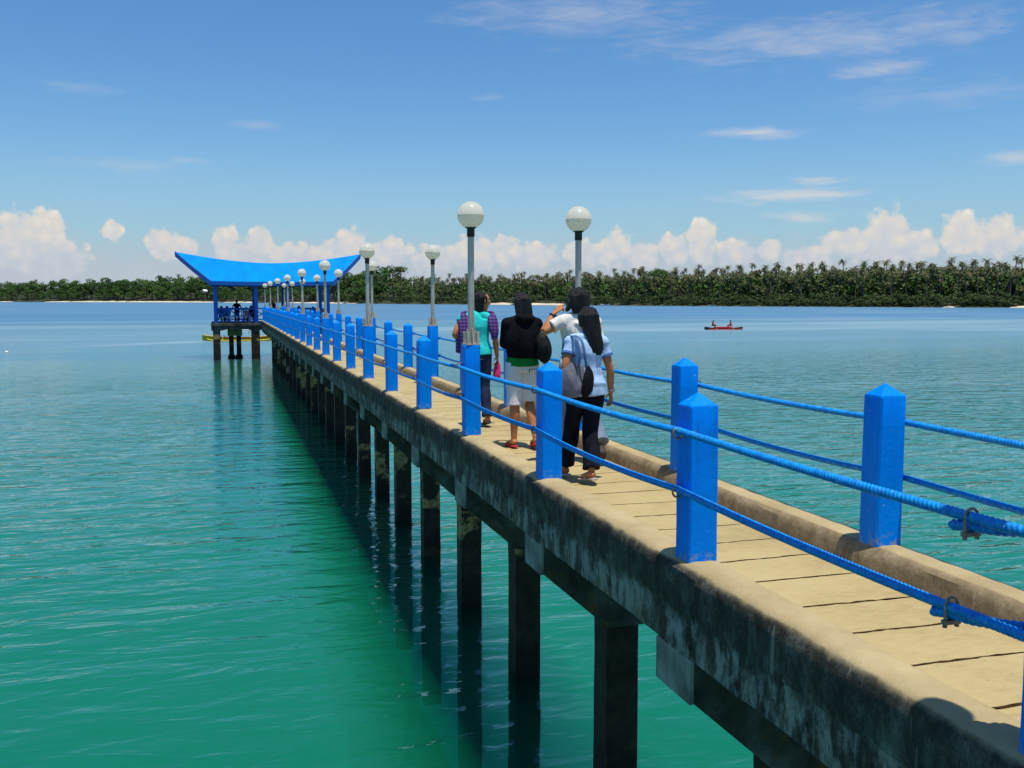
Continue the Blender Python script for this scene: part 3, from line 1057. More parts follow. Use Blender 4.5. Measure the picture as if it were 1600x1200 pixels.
# palm crowns beyond the first 300: the rest of the grove as one mass
grove = MB()
cm = [(c_[1].vertices, c_[1].polygons) for c_ in palms]
for i in range(1000):
    u = r.uniform(470, 1700) if i < 860 else r.uniform(450, 2600)
    s = s_at_u(u)
    p, nrm, uu = along(s)
    q = r.uniform(22, 92)
    pos = p + nrm * q
    z = ground_z(s, q) + r.uniform(5.5, 16.0)
    vv, pp = cm[r.randrange(len(cm))]
    a_, k_ = r.uniform(0, 6.28), r.uniform(.75, .98)
    ca, sa_ = math.cos(a_) * k_, math.sin(a_) * k_
    grove.add([(pos.x + v.co.x * ca - v.co.y * sa_, pos.y + v.co.x * sa_ + v.co.y * ca, z + v.co.z * k_) for v in vv], [tuple(f_.vertices) for f_ in pp], 0)
    grove.mi[-len(pp):] = [f_.material_index for f_ in pp]
tag(grove.build('palm_grove', [M['palm_leaf'], M['palm_leaf_dry']]), 'mass of further coconut palm crowns filling the far grove', 'palm grove', kind='stuff')
tag(wood.build('distant_woodland', [M['mangrove'], M['leaf']]), 'dark mass of woodland behind the far shore trees', 'woodland', kind='stuff')

# small things on the far shore
def small_boat(pos, rz, L, mats, name, lab, grp=None, flat=1.0):
    e = empty(name, pos, rz)
    hb = MB()
    secs = []
    for i in range(9):
        t = i / 8
        w = .42 * math.sin(math.pi * (.06 + .88 * t)) ** .6 * L / 5
        sheer = .32 * abs(2 * t - 1) ** 2.2 * L / 5 * flat
        secs.append(((t - .5) * L, w, sheer))
    vs, fs = [], []
    for x, w, sh in secs:
        hh = .5 * L / 5 * flat
        for yy, zz in ((-w, hh + sh), (-w * .75, .12), (0, -.06 + sh * .8), (w * .75, .12), (w, hh + sh), (w * .8, hh + sh - .04), (0, .18 + sh), (-w * .8, hh + sh - .04)):
            vs.append((x, yy, zz))
    for i in range(8):
        for k in range(8):
            fs.append((i * 8 + k, i * 8 + (k + 1) % 8, (i + 1) * 8 + (k + 1) % 8, (i + 1) * 8 + k))
    fs += [tuple(range(8)), tuple(reversed(range(64, 72)))]
    hb.add(vs, fs)
    hb.build('hull', mats[0], e, auto=40)
    st = MB()
    for sg in (-1, 1):
        st.loft([(x, sg * (w + .012), .40 * L / 5 * flat + sh, .012, .05) for x, w, sh in secs[1:-1]], ref=(0, 0, 1), n=6, sub=2)
    st.build('gunwale', mats[1], e)
    tag(e, lab, 'boat', grp)
    return e


for u, inl, z, L, ms, lab in [(549, -1.5, .15, 7.5, ('white_paint', 'red_hull'), 'pale beached boat on the far shore beside the pavilion roof'),
                              (953, -3, 0, 7, ('white_paint', 'red_hull'), 'small white moored boat on the far shore below the domed tree'),
                              (1118, -3, 0, 4.5, ('white_paint', 'dark_hull'), 'tiny white boat on the far shore left of the red canoe')]:
    s = s_at_u(u)
    p, nrm, uu = along(s)
    pos = p + nrm * inl
    small_boat((pos.x, pos.y, z), math.atan2(nrm.y, nrm.x) - 1.45, L, [M[k] for k in ms], 'small_boat', lab, 'small boats along the far shore')
# white hut gable among the leafy trees
s = s_at_u(318)
p, nrm, uu = along(s)
pos = p + nrm * 6
e = empty('hut', (pos.x, pos.y, 11.5), math.atan2(nrm.y, nrm.x) - math.pi / 2)
hb = MB()
hb.box((0, 0, 1.3), (2.4, 2, 1.3))
hb.box((-1.9, 0, -5.6), (.15, .15, 5.6))
hb.box((1.9, 0, -5.6), (.15, .15, 5.6))
hb.build('wall', M['bamboo'], e)
hb = MB()
hb.add([(-3.2, -2.6, 2.4), (3.2, -2.6, 2.4), (0, -2.6, 4.6), (-3.2, 2.6, 2.4), (3.2, 2.6, 2.4), (0, 2.6, 4.6)], [(0, 1, 2), (5, 4, 3), (0, 2, 5, 3), (1, 4, 5, 2), (0, 3, 4, 1)])
hb.build('roof', M['white_paint'], e)
tag(e, 'white gabled lookout hut among the leafy trees left of the pavilion', 'hut')

# ------------------------------------------------------------------ pier
ZC = 2.83            # kerb top
ZD = CAM_Z - 1.67    # walking surface
ZF = 2.29            # underside of the edge beams
XL, XR = 2.6383, 3.9103
X0, X1 = 2.50, 4.05
DY = 2.7365
YK = [5.11 + (k - 2) * DY for k in range(0, 27)]   # YK[k]
YA, YB = -2.6, 71.6
pier = empty('pier', ((X0 + X1) / 2, YA, 0))
tag(pier, 'long narrow concrete pier on single piles running out to the pavilion', 'pier')
PX, PY = (X0 + X1) / 2, YA


def rel(x, y, z):
    return (x - PX, y - PY, z)


# deck with real grooves
b_ = MB()
gx0, gx1 = 2.86, 3.50
grooves = []
y = 3.13
ys = []
yy = 3.13 - .455 * 12
while yy < YB - .3:
    ys.append(yy + rnd.uniform(-.02, .02))
    yy += .457
NXG = 14
xs = [2.74] + [gx0 + (gx1 - gx0) * i / NXG for i in range(NXG + 1)] + [3.80]


def grid_face(mb, q, mi=0):
    mb.add([rel(*p_) for p_ in q], [(0, 1, 2, 3)], mi)


prev = [YA] * len(xs)
zt = lambda x, y: ZD + .006 * noise.noise(Vector((x * 1.5, y * .7, 0)))
for gi, gy in enumerate(ys):
    j0 = rnd.uniform(-.05, .05)
    w_ = rnd.uniform(.008, .013)
    lo_, hi_ = [], []
    for i, x in enumerate(xs):
        wob = .010 * noise.noise(Vector((x * 9, gy * 3.1, 0))) + .006 * noise.noise(Vector((x * 31, gy * 5, 7)))
        ww = w_ * (1 + .7 * noise.noise(Vector((x * 20, gy, 3))))
        inside = gx0 - 1e-6 <= x <= gx1 + 1e-6
        lo_.append(gy + wob - (ww if inside else 0) + j0 * 0)
        hi_.append(gy + wob + (ww if inside else 0))
    for i in range(len(xs) - 1):
        q = [(xs[i], prev[i]), (xs[i + 1], prev[i + 1]), (xs[i + 1], lo_[i + 1]), (xs[i], lo_[i])]
        grid_face(b_, [(x, y_, zt(x, y_)) for x, y_ in q])
        if 1 <= i <= NXG:
            dz = .014
            A, B, C, D = (xs[i], lo_[i]), (xs[i + 1], lo_[i + 1]), (xs[i + 1], hi_[i + 1]), (xs[i], hi_[i])
            f = lambda p_, d_: (p_[0], p_[1], zt(*p_) - d_)
            grid_face(b_, [f(A, dz), f(B, dz), f(C, dz), f(D, dz)], 1)
            grid_face(b_, [f(A, 0), f(B, 0), f(B, dz), f(A, dz)], 1)
            grid_face(b_, [f(C, 0), f(D, 0), f(D, dz), f(C, dz)], 1)
            if i == 1:
                grid_face(b_, [f(D, 0), f(A, 0), f(A, dz), f(D, dz)], 1)
            if i == NXG:
                grid_face(b_, [f(B, 0), f(C, 0), f(C, dz), f(B, dz)], 1)
    prev = hi_
for i in range(len(xs) - 1):
    q = [(xs[i], prev[i]), (xs[i + 1], prev[i + 1]), (xs[i + 1], YB), (xs[i], YB)]
    grid_face(b_, [(x, y_, zt(x, y_)) for x, y_ in q])
b_.build('deck', [M['deck'], M['groove']], pier)
b_ = MB()
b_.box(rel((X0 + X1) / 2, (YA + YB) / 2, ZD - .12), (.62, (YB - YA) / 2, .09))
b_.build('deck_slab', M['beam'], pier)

# kerbs with edge beams, hand-laid: profile swept in short steps, a shallow pier of render at each post
def kerb(name, mat, side):
    b_ = MB()
    prof = [(.26, ZF), (.012, ZF), (.010, ZF + .20), (.012, ZF + .235), (0, ZF + .25), (0, ZC - .10), (.006, ZC - .06), (.022, ZC - .028), (.05, ZC - .008), (.085, ZC), (.19, ZC), (.228, ZC - .01), (.252, ZC - .032), (.266, ZC - .07), (.275, ZD - .02), (.275, ZD - .06)]
    n = len(prof)
    yl = []
    y = YA
    while y < YB:
        yl.append(y)
        y += .12 if y < 22 else .35
    yl.append(YB)
    vs, fs = [], []
    for y in yl:
        kk = min(range(len(YK)), key=lambda k: abs(YK[k] - y))
        near = max(0, 1 - max(0, abs(YK[kk] - y) - .16) / .05)
        for j, (dx, z) in enumerate(prof):
            ox = .0
            if j >= 13:
                ox = .018 * near
            if 1 <= j <= 6:
                ox = -.016 * near
            nz = noise.noise(Vector((y * 1.7, j * .6, 4 if side < 0 else 9)))
            nz2 = noise.noise(Vector((y * 6.0, j * .9, 14 if side < 0 else 19)))
            dx2 = dx + ox + .006 * nz + .003 * nz2
            z2 = z + .006 * nz2 + .004 * nz + (.02 * near if 5 <= j <= 13 and False else 0)
            x = X0 + dx2 if side < 0 else X1 - dx2
            vs.append(rel(x, y, z2))
    for i in range(len(yl) - 1):
        for j in range(n):
            j2 = (j + 1) % n
            fs.append((i * n + j, i * n + j2, (i + 1) * n + j2, (i + 1) * n + j) if side < 0 else (i * n + j2, i * n + j, (i + 1) * n + j, (i + 1) * n + j2))
    fs += [tuple(range(n)), tuple(reversed(range((len(yl) - 1) * n, len(yl) * n)))]
    b_.add(vs, fs)
    return b_.build(name, mat, pier, auto=38)


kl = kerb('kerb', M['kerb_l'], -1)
kl['label'] = 'kerb with black mould down its seaward face'
kr = kerb('kerb', M['kerb_r'], 1)
for k in range(0, 27):
    y = YK[k]
    if y < YA + .3 or y > YB:
        continue
    # hammerhead: shallow at the tips, deepening to the pile
    b_ = MB()
    hx_, px_ = (X1 - X0) / 2 - .021, .17
    out2 = [(-hx_, .125), (hx_, .125), (hx_, -.125), (px_, -.64), (-px_, -.64), (-hx_, -.125)]
    vs = [(x, sy_ * .222, z) for sy_ in (-1, 1) for x, z in out2]
    b_.add(vs, [tuple(range(6)), tuple(reversed(range(6, 12)))] + [(q + 6, (q + 1) % 6 + 6, (q + 1) % 6, q) for q in range(6)])
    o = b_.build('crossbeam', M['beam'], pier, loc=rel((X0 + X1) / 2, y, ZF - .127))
    # bare end plates of the crossbeam
    for sg in (-1, 1):
        b_ = MB()
        b_.box((sg * ((X1 - X0) / 2 - .008), 0, 0), (.014, .228, .13), bev=.006)
        b_.build('crossbeam_end', M['beam_end'], o)
    if k > 0:
        b_ = MB()
        n_ = 12
        vs, fs = [], []
        hgt = ZF - .765 + 2.6
        hw = rnd.uniform(.142, .152)
        for i in range(n_ + 1):
            z = -2.6 + hgt * i / n_
            for sx_, sy_ in ((-1, -1), (0, -1), (1, -1), (1, 0), (1, 1), (0, 1), (-1, 1), (-1, 0)):
                w = hw + .008 * noise.noise(Vector((sx_ * 2 + k * 5, sy_ * 2, z * 2.3))) + (.012 if z < .9 else 0) * noise.noise(Vector((sx_ * 7, sy_ * 7, z * 6)))
                vs.append((sx_ * w, sy_ * w, z))
        for i in range(n_):
            for j in range(8):
                j2 = (j + 1) % 8
                fs.append((i * 8 + j, i * 8 + j2, (i + 1) * 8 + j2, (i + 1) * 8 + j))
        b_.add(vs, fs)
        b_.build('pile', M['pile'], pier, loc=rel(3.28 + rnd.uniform(-.02, .02), y, 0))

# ------------------------------------------------------------------ rail posts
def post_mesh(flat):
    b_ = MB()
    w, hb = .0905, (.0905 - .008)
    H1 = .995 if flat else .93
    vs, fs = [], []
    lv = [(-.01, w + .002), (.02, w + .001), (.22, w), (.45, w + .001), (.7, w), (H1 - .012, w), (H1, w - .004)]
    ch = .010
    for z, a in lv:
        for x, y in ((-a + ch, -a), (a - ch, -a), (a, -a + ch), (a, a - ch), (a - ch, a), (-a + ch, a), (-a, a - ch), (-a, -a + ch)):
            vs.append((x, y, z))
    for i in range(len(lv) - 1):
        for j in range(8):
            fs.append((i * 8 + j, i * 8 + (j + 1) % 8, (i + 1) * 8 + (j + 1) % 8, (i + 1) * 8 + j))
    fs.append(tuple(reversed(range(8))))
    t0 = (len(lv) - 1) * 8
    if flat:
        fs.append(tuple(range(t0, t0 + 8)))
    else:
        for j in range(8):
            vs.append((vs[t0 + j][0] * .06, vs[t0 + j][1] * .06, .998))
        for j in range(8):
            fs.append((t0 + j, t0 + (j + 1) % 8, t0 + 8 + (j + 1) % 8, t0 + 8 + j))
        fs.append(tuple(range(t0 + 8, t0 + 16)))
    b_.add(vs, fs)
    return b_


RU, RL = .765, .42      # rope rings above the kerb


def ring_mb():
    b_ = MB()
    b_.torus((-.036, 0, 0), .030, .0065, 'Y')
    b_.tube([(-.012, 0, 0), (.03, 0, 0)], .007, 8, smooth=False)
    return b_


protos = {}
for flat in (False, True):
    o = post_mesh(flat).build('rail_post', M['post'], None, auto=25)
    for zr in (RU, RL):
        ring_mb().build('rope_ring', M['ring'], o, smooth=True, loc=(-.0905, 0, zr))
    protos[flat] = o
used = set()
GLOBE_Z = 2.4289


def lamp_proto():
    e = empty('lamp_post')
    b_ = MB()
    b_.lathe([(.036, .0), (.036, 1.25), (.034, 1.27)], n=16)
    b_.build('pole', M['steel'], e, auto=40)
    b_ = MB()
    b_.box((0, 0, .006), (.085, .085, .006))
    for a in range(4):
        rt = Matrix.Rotation(R(90 * a), 3, 'Z')
        vs = [rt @ Vector(p_) for p_ in [(.030, -.006, .012), (.08, -.006, .012), (.072, -.006, .05), (.050, -.006, .175), (.030, -.006, .18),
                                         (.030, .006, .012), (.08, .006, .012), (.072, .006, .05), (.050, .006, .175), (.030, .006, .18)]]
        b_.add(vs, [(0, 1, 2, 3, 4), (9, 8, 7, 6, 5), (0, 5, 6, 1), (1, 6, 7, 2), (2, 7, 8, 3), (3, 8, 9, 4), (4, 9, 5, 0)])
    for sx_ in (-1, 1):
        for sy_ in (-1, 1):
            b_.box((sx_ * .058, sy_ * .058, .075), (.016, .016, .07), bev=.004)
    b_.build('base_bracket', M['bracket'], e)
    b_ = MB()
    b_.lathe([(.041, 1.195), (.043, 1.20), (.043, 1.285), (.056, 1.29), (.066, 1.305), (.066, 1.312)], n=20)
    b_.build('collar', M['black'], e, auto=40)
    b_ = MB()
    b_.ball((0, 0, GLOBE_Z - .995), .149, 96, 64)
    b_.lathe([(.1496, GLOBE_Z - .995 - .004), (.1506, GLOBE_Z - .995), (.1496, GLOBE_Z - .995 + .004)], n=96)
    b_.build('globe', M['globe'], e, smooth=True)
    return e


lamp0 = lamp_proto()
lamp_used = False
for side in (-1, 1):
    nl = 0
    for k in range(1, 27):
        flat = (k % 3 == 1)
        src = protos[flat]
        if flat not in used:
            o = src
            used.add(flat)
        else:
            o = copy_tree(src)
        jz = {2: -.022, 3: -.012, 4: .018, 5: .018, 6: .012}.get(k, rnd.uniform(-.008, .008)) if side < 0 else rnd.uniform(-.008, .008)
        o.location = (XL if side < 0 else XR, YK[k] + (.11 if k == 1 and side < 0 else 0), ZC + jz - (.004 if jz > 0 else 0))
        o.rotation_euler = (R(rnd.uniform(-.5, .5)), R(rnd.uniform(-.5, .5)), R(rnd.uniform(-1.5, 1.5)) + (math.pi if side > 0 else 0))
        sn_ = 'left' if side < 0 else 'right'
        idx = k - 1
        tag(o, ('%s post from the near end of the %s rope rail, blue, %s' % (ORD[idx], sn_, 'flat-topped under a lamp' if flat else 'with a pointed cap')), 'rail post', 'blue posts of the %s rope rail' % sn_)
        if flat:
            L = lamp0 if not lamp_used else copy_tree(lamp0)
            lamp_used = True
            L.location = (o.location.x, o.location.y, o.location.z + .996)
            L.rotation_euler = (R(rnd.uniform(-.6, .6)), R(rnd.uniform(-.5, .5)), R(rnd.uniform(-8, 8)))
            tag(L, '%s white globe lamp from the near end of the %s rail, on a grey pole' % (ORD[nl], sn_), 'lamp', 'globe lamps of the %s rail' % sn_)
            nl += 1


# ------------------------------------------------------------------ ropes: three-strand lay swept along the path
def rope_path(side, zr, first):
    pts = []
    xr = XL - .0905 - .036 if side < 0 else XR + .0905 + .036
    ks = [k for k in range(1, 27)]
    for a, bq in zip(ks, ks[1:]):
        sag = rnd.uniform(.006, .022) * (1.6 if zr == RL else 1)
        nn = 12
        for i in range(nn):
            t = i / nn
            pts.append(Vector((xr, YK[a] + (YK[bq] - YK[a]) * t, ZC + zr - .006 - sag * 4 * t * (1 - t))))
    pts.append(Vector((xr, YK[26], ZC + zr - .006)))
    return pts


def strand_rope(b_, pts, r0, pitch=.072, fine_to=1e9):
    acc_ = 0.0
    nring = 18
    # resample
    seg = [(pts[i + 1] - pts[i]).length for i in range(len(pts) - 1)]
    tot = sum(seg)
    out_ = []
    s_, i, base = 0.0, 0, 0.0
    while s_ < tot:
        while i < len(seg) - 1 and base + seg[i] < s_:
            base += seg[i]
            i += 1
        t = min(1, (s_ - base) / max(1e-9, seg[i]))
        out_.append((pts[i].lerp(pts[i + 1], t), s_))
        s_ += .005 if s_ < fine_to else .16
    out_.append((pts[-1], tot))
    vs, fs = [], []
    for j, (p, s_) in enumerate(out_):
        t = (out_[min(j + 1, len(out_) - 1)][0] - out_[max(j - 1, 0)][0]).normalized()
        up = Vector((0, 0, 1))
        sd_ = t.cross(up)
        if sd_.length < .1:
            sd_ = t.cross(Vector((1, 0, 0)))
        sd_.normalize()
        up = sd_.cross(t)
        ph = s_ / pitch * 2 * math.pi / 3 * 1.0 if s_ < fine_to else 0
        for k in range(nring):
            a = 2 * math.pi * k / nring
            rr_ = r0 * (.72 + .38 * abs(math.cos(1.5 * (a + ph * 3.0)))) if s_ < fine_to else r0 * .97
            vs.append(p + sd_ * rr_ * math.cos(a) + up * rr_ * math.sin(a))
    n = nring
    for j in range(len(out_) - 1):
        for k in range(n):
            fs.append((j * n + k, j * n + (k + 1) % n, (j + 1) * n + (k + 1) % n, (j + 1) * n + k))
    fs += [tuple(reversed(range(n))), tuple((len(out_) - 1) * n + k for k in range(n))]
    b_.add(vs, fs)


def rope(side, zr, lab):
    b_ = MB()
    p = rope_path(side, zr, 1)
    x = p[0].x
    z = ZC + zr - .006
    y1 = YK[1]
    o = empty('rope', (x, y1, z))
    org = Vector((x, y1, z))
    sx_ = -1 if side < 0 else 1
    xc_ = XL if side < 0 else XR
    strand_rope(b_, [q - org for q in p], .0195, fine_to=9.0)
    # the free end goes round the end post and comes back to a clamp
    cl = .42 if zr == RU else .50
    inner = xc_ - sx_ * .125
    lp = [Vector((x, y1 + .02, z)), Vector((x, y1 - .07, z)), Vector((xc_ + sx_ * .07, y1 - .125, z - .005)), Vector((xc_ - sx_ * .07, y1 - .125, z - .01)), Vector((inner, y1 - .06, z - .01)), Vector((inner, y1 + .10, z - .015)),
          Vector((x - sx_ * .05, y1 + cl * .75, z - .035)), Vector((x - sx_ * .012, y1 + cl, z - .040)), Vector((x - sx_ * .004, y1 + cl + .09, z - .055))]
    cs = []
    for i in range(len(lp) - 1):
        p0, p1, p2, p3 = lp[max(i - 1, 0)], lp[i], lp[i + 1], lp[min(i + 2, len(lp) - 1)]
        for q in range(8):
            t = q / 8
            cs.append(.5 * (2 * p1 + (p2 - p0) * t + (2 * p0 - 5 * p1 + 4 * p2 - p3) * t * t + (3 * p1 - p0 - 3 * p2 + p3) * t ** 3))
    cs.append(lp[-1])
    strand_rope(b_, [q - org for q in cs], .0195)
    b_.build('rope_line', M['rope'], o, smooth=True)
    c_ = MB()
    yc_ = y1 + cl
    loop = []
    for q in range(13):
        a = math.pi * q / 12
        loop.append((x - sx_ * .005 + .026 * math.cos(a), yc_, z - .004 + .026 * math.sin(a)))
    pts = [(x - sx_ * .005 + .026, yc_, z - .082)] + loop + [(x - sx_ * .005 - .026, yc_, z - .082)]
    c_.tube([Vector(q) - org for q in pts], .0055, 8, sub=2)
    c_.box(Vector((x - sx_ * .005, yc_, z - .068)) - org, (.036, .012, .009), bev=.004)
    for sg in (-1, 1):
        c_.lathe([(.009, 0), (.009, .012)], Vector((x - sx_ * .005 + sg * .026, yc_, z - .088)) - org, n=6)
    c_.build('rope_clamp', M['ring'], o)
    tag(o, lab, 'rope', 'blue ropes of the pier rails')
    return o


rope(-1, RU, 'upper blue twisted rope of the left rail, threaded through the post rings')
rope(-1, RL, 'lower blue twisted rope of the left rail, near knee height')
rope(1, RU, 'upper blue twisted rope of the right rail, over the open sea')
rope(1, RL, 'lower blue twisted rope of the right rail, over the open sea')

# ------------------------------------------------------------------ pavilion at the head of the pier
pcx = 3.38
pv = empty('pavilion', (pcx, 75.8, 2.62))
tag(pv, 'open pavilion with a blue saddle roof on piles at the end of the pier', 'pavilion')


def pr(x, y, z):
    return (x - pcx, y - 75.8, z - 2.62)


FY, BY = 72.9, 78.9
b_ = MB()
b_.box(pr(pcx, (FY + BY) / 2 - .1, 2.52), (4.35, 3.25, .10), bev=.02)
b_.build('floor_slab', M['slab'], pv)
for yb in (FY - .15, BY - .1):
    b_ = MB()
    # haunched edge beams, deeper at the piles
    top_, N = 2.42, 24
    vs, fs = [], []
    for i in range(N + 1):
        x = -.95 + 8.66 * i / N
        dpt = min(abs(x - xp) for xp in (-.6, 2.1, 4.45, 7.2))
        bot = 2.16 - .16 * max(0, 1 - dpt / .5) ** 1
        for yy_, zz_ in ((yb - .13, top_), (yb + .13, top_), (yb + .13, bot), (yb - .13, bot)):
            vs.append(pr(x, yy_, zz_))
    for i in range(N):
        for j in range(4):
            fs.append((i * 4 + j, i * 4 + (j + 1) % 4, (i + 1) * 4 + (j + 1) % 4, (i + 1) * 4 + j))
    fs += [(0, 1, 2, 3), tuple(N * 4 + q for q in (3, 2, 1, 0))]
    b_.add(vs, fs)
    b_.build('edge_beam', M['slab'], pv)
for xp, yp in [(-.6, FY), (2.1, FY), (4.45, FY), (7.2, FY), (-.6, BY - .4), (2.25, BY - .4), (4.45, BY - .4), (7.2, BY - .4)]:
    b_ = MB()
    b_.box((0, 0, -.2), (.24 if xp != 2.1 else .3, .24, 2.38), bev=.03)
    b_.build('pile', M['pile'], pv, loc=pr(xp, yp, 0))
for xp in (.42, .95):
    b_ = MB()
    b_.box((0, 0, -.5), (.17, .2, 2.2), bev=.03)
    b_.lathe([(.34, -3), (.32, -.2), (.24, .25)], n=14)
    b_.build('pile', M['pile'], pv, loc=pr(xp, 74.6, 0))
b_ = MB()
b_.box(pr(.68, 74.6, 2.02), (.52, .3, .36), bev=.03)
b_.build('pile_cap', M['cap'], pv)
b_ = MB()
b_.box(pr(2.98, 72.0, 2.30), (.28, .3, .34), bev=.03)
b_.build('landing_block', M['cap'], pv)
for xp, yp in [(-.62, FY), (2.2, FY), (4.42, FY), (7.32, FY), (-.62, BY), (2.2, BY), (4.42, BY), (7.32, BY)]:
    b_ = MB()
    b_.box((0, 0, 1.5), (.125, .125, 1.5), bev=.015)
    b_.build('post', M['rail'], pv, loc=pr(xp, yp, 2.622))


def railing(p0, p1):
    b_ = MB()
    p0, p1 = Vector(p0), Vector(p1)
    L = (p1 - p0).length
    dirv = (p1 - p0) / L
    def bar(a, bq, r_=.03):
        b_.tube([pr(*a), pr(*bq)], r_, 6, smooth=False)
    zt_, zb_ = 2.62 + 1.0, 2.62 + .12
    bar((*p0, zt_), (*p1, zt_), .045)
    bar((*p0, zb_), (*p1, zb_), .035)
    n = max(1, round(L / 1.0))
    for i in range(n):
        a = p0 + dirv * (L * i / n)
        c_ = p0 + dirv * (L * (i + 1) / n)
        if i:
            bar((*a, zb_), (*a, zt_))
        bar((*a, zb_), (*c_, zt_))
        bar((*a, zt_), (*c_, zb_))
    o = b_.build('railing', M['rail'], pv)
    return o


railing((-.62, FY), (2.2, FY))
railing((4.42, FY), (7.32, FY))
railing((-.62, BY), (2.2, BY))
railing((2.2, BY), (4.42, BY))
railing((4.42, BY), (7.32, BY))
railing((-.62, FY), (-.62, BY))
railing((7.32, FY), (7.32, BY))
# benches along the railings
for (xa, xb, yb) in [(-.3, 1.9, BY - .4), (4.7, 7.0, BY - .4), (-.3, 1.9, FY + .4), (4.7, 7.0, FY + .4)]:
    b_ = MB()
    b_.box(pr((xa + xb) / 2, yb, 3.06), ((xb - xa) / 2, .2, .03), bev=.01)
    for xx in (xa + .15, xb - .15):
        b_.box(pr(xx, yb, 2.83), (.05, .18, .205))
    b_.build('bench', M['bench'], pv)
# saddle roof: straight eaves, ridge that sags in the middle and sweeps out past the eaves
EY0, EY1, RY = 72.35, 79.4, 75.85
N, Mq = 28, 8


def roof_pt(i, j, side, dz=0.0):
    s_ = -1 + 2 * i / N
    t = j / Mq
    ex = pcx + 4.22 * s_
    ez = CAM_Z + 1.20 + .06 * s_ * s_
    rx = pcx + 6.72 * s_
    rz_ = CAM_Z + 2.68 + .76 * abs(s_) ** 1.75
    x = ex + (rx - ex) * t
    ey = EY0 if side < 0 else EY1
    y = ey + (RY - ey) * t
    z = ez + (rz_ - ez) * (t * .92 + .08 * t * t)
    return Vector(pr(x, y, z + dz))


b_ = MB()
for side in (-1, 1):
    vs = [roof_pt(i, j, side) for i in range(N + 1) for j in range(Mq + 1)]
    vs += [roof_pt(i, j, side, -.10) for i in range(N + 1) for j in range(Mq + 1)]
    o_ = (N + 1) * (Mq + 1)
    fs = []
    for i in range(N):
        for j in range(Mq):
            a, b1, c1, d1 = i * (Mq + 1) + j, (i + 1) * (Mq + 1) + j, (i + 1) * (Mq + 1) + j + 1, i * (Mq + 1) + j + 1
            fs.append((a, b1, c1, d1) if side < 0 else (d1, c1, b1, a))
    b_.add(vs[:o_], fs)
roof = b_.build('roof', M['roof'], pv, smooth=True)
b_ = MB()
for side in (-1, 1):
    vs = [roof_pt(i, j, side, -.09) for i in range(N + 1) for j in range(Mq + 1)]
    fs = []
    for i in range(N):
        for j in range(Mq):
            a, b1, c1, d1 = i * (Mq + 1) + j, (i + 1) * (Mq + 1) + j, (i + 1) * (Mq + 1) + j + 1, i * (Mq + 1) + j + 1
            fs.append((d1, c1, b1, a) if side < 0 else (a, b1, c1, d1))
    b_.add(vs, fs)
b_.build('ceiling', M['ceiling'], roof)
for side in (-1, 1):
    b_ = MB()
    ed = [roof_pt(i, 0, side) for i in range(N + 1)]
    out_ = Vector((0, -.05 * (1 if side < 0 else -1), 0))
    vs, fs = [], []
    for p in ed:
        vs += [p + Vector((0, 0, .02)) + out_, p + Vector((0, 0, .02)), p + Vector((0, 0, -.26)), p + Vector((0, 0, -.26)) + out_]
    for i in range(N):
        for j in range(4):
            fs.append((i * 4 + j, i * 4 + (j + 1) % 4, i * 4 + 4 + (j + 1) % 4, i * 4 + 4 + j))
    fs += [(0, 1, 2, 3), tuple(N * 4 + q for q in (3, 2, 1, 0))]
    b_.add(vs, fs)
    b_.build('eave_board', M['fascia'], roof)
for end in (0, N):
    b_ = MB()
    ed = [roof_pt(end, j, -1) for j in range(Mq + 1)] + [roof_pt(end, j, 1) for j in range(Mq - 1, -1, -1)]
    sg = -1 if end == 0 else 1
    vs, fs = [], []
    for p in ed:
        vs += [p + Vector((sg * .06, 0, .02)), p + Vector((0, 0, .02)), p + Vector((0, 0, -.34)), p + Vector((sg * .06, 0, -.34))]
    for i in range(len(ed) - 1):
        for j in range(4):
            fs.append((i * 4 + j, i * 4 + (j + 1) % 4, i * 4 + 4 + (j + 1) % 4, i * 4 + 4 + j))
    fs += [(0, 1, 2, 3), tuple((len(ed) - 1) * 4 + q for q in (3, 2, 1, 0))]
    b_.add(vs, fs)
    b_.build('verge_board', M['fascia'], roof)
# tie beams under the eaves
b_ = MB()
for yb in (FY, BY):
    b_.box(pr(3.35, yb, 5.40), (4.1, .08, .1))
for xb in (-.62, 2.2, 4.42, 7.32):
    b_.box(pr(xb, (FY + BY) / 2, 5.36), (.07, 3.0, .08))
b_.build('tie_beam', M['rail'], pv)
# a small speaker box hanging from the front tie beam
e = empty('hanging_box', (.62, FY, 5.06))
b_ = MB()
b_.box((0, 0, 0), (.16, .12, .12), bev=.01)
b_.tube([(0, 0, .12), (0, 0, .25)], .012, 6, smooth=False)
b_.build('cabinet', M['black'], e)
tag(e, 'small dark box hanging under the pavilion roof edge', 'speaker box')


# ------------------------------------------------------------------ people
def V(*a):
    return Vector(a)


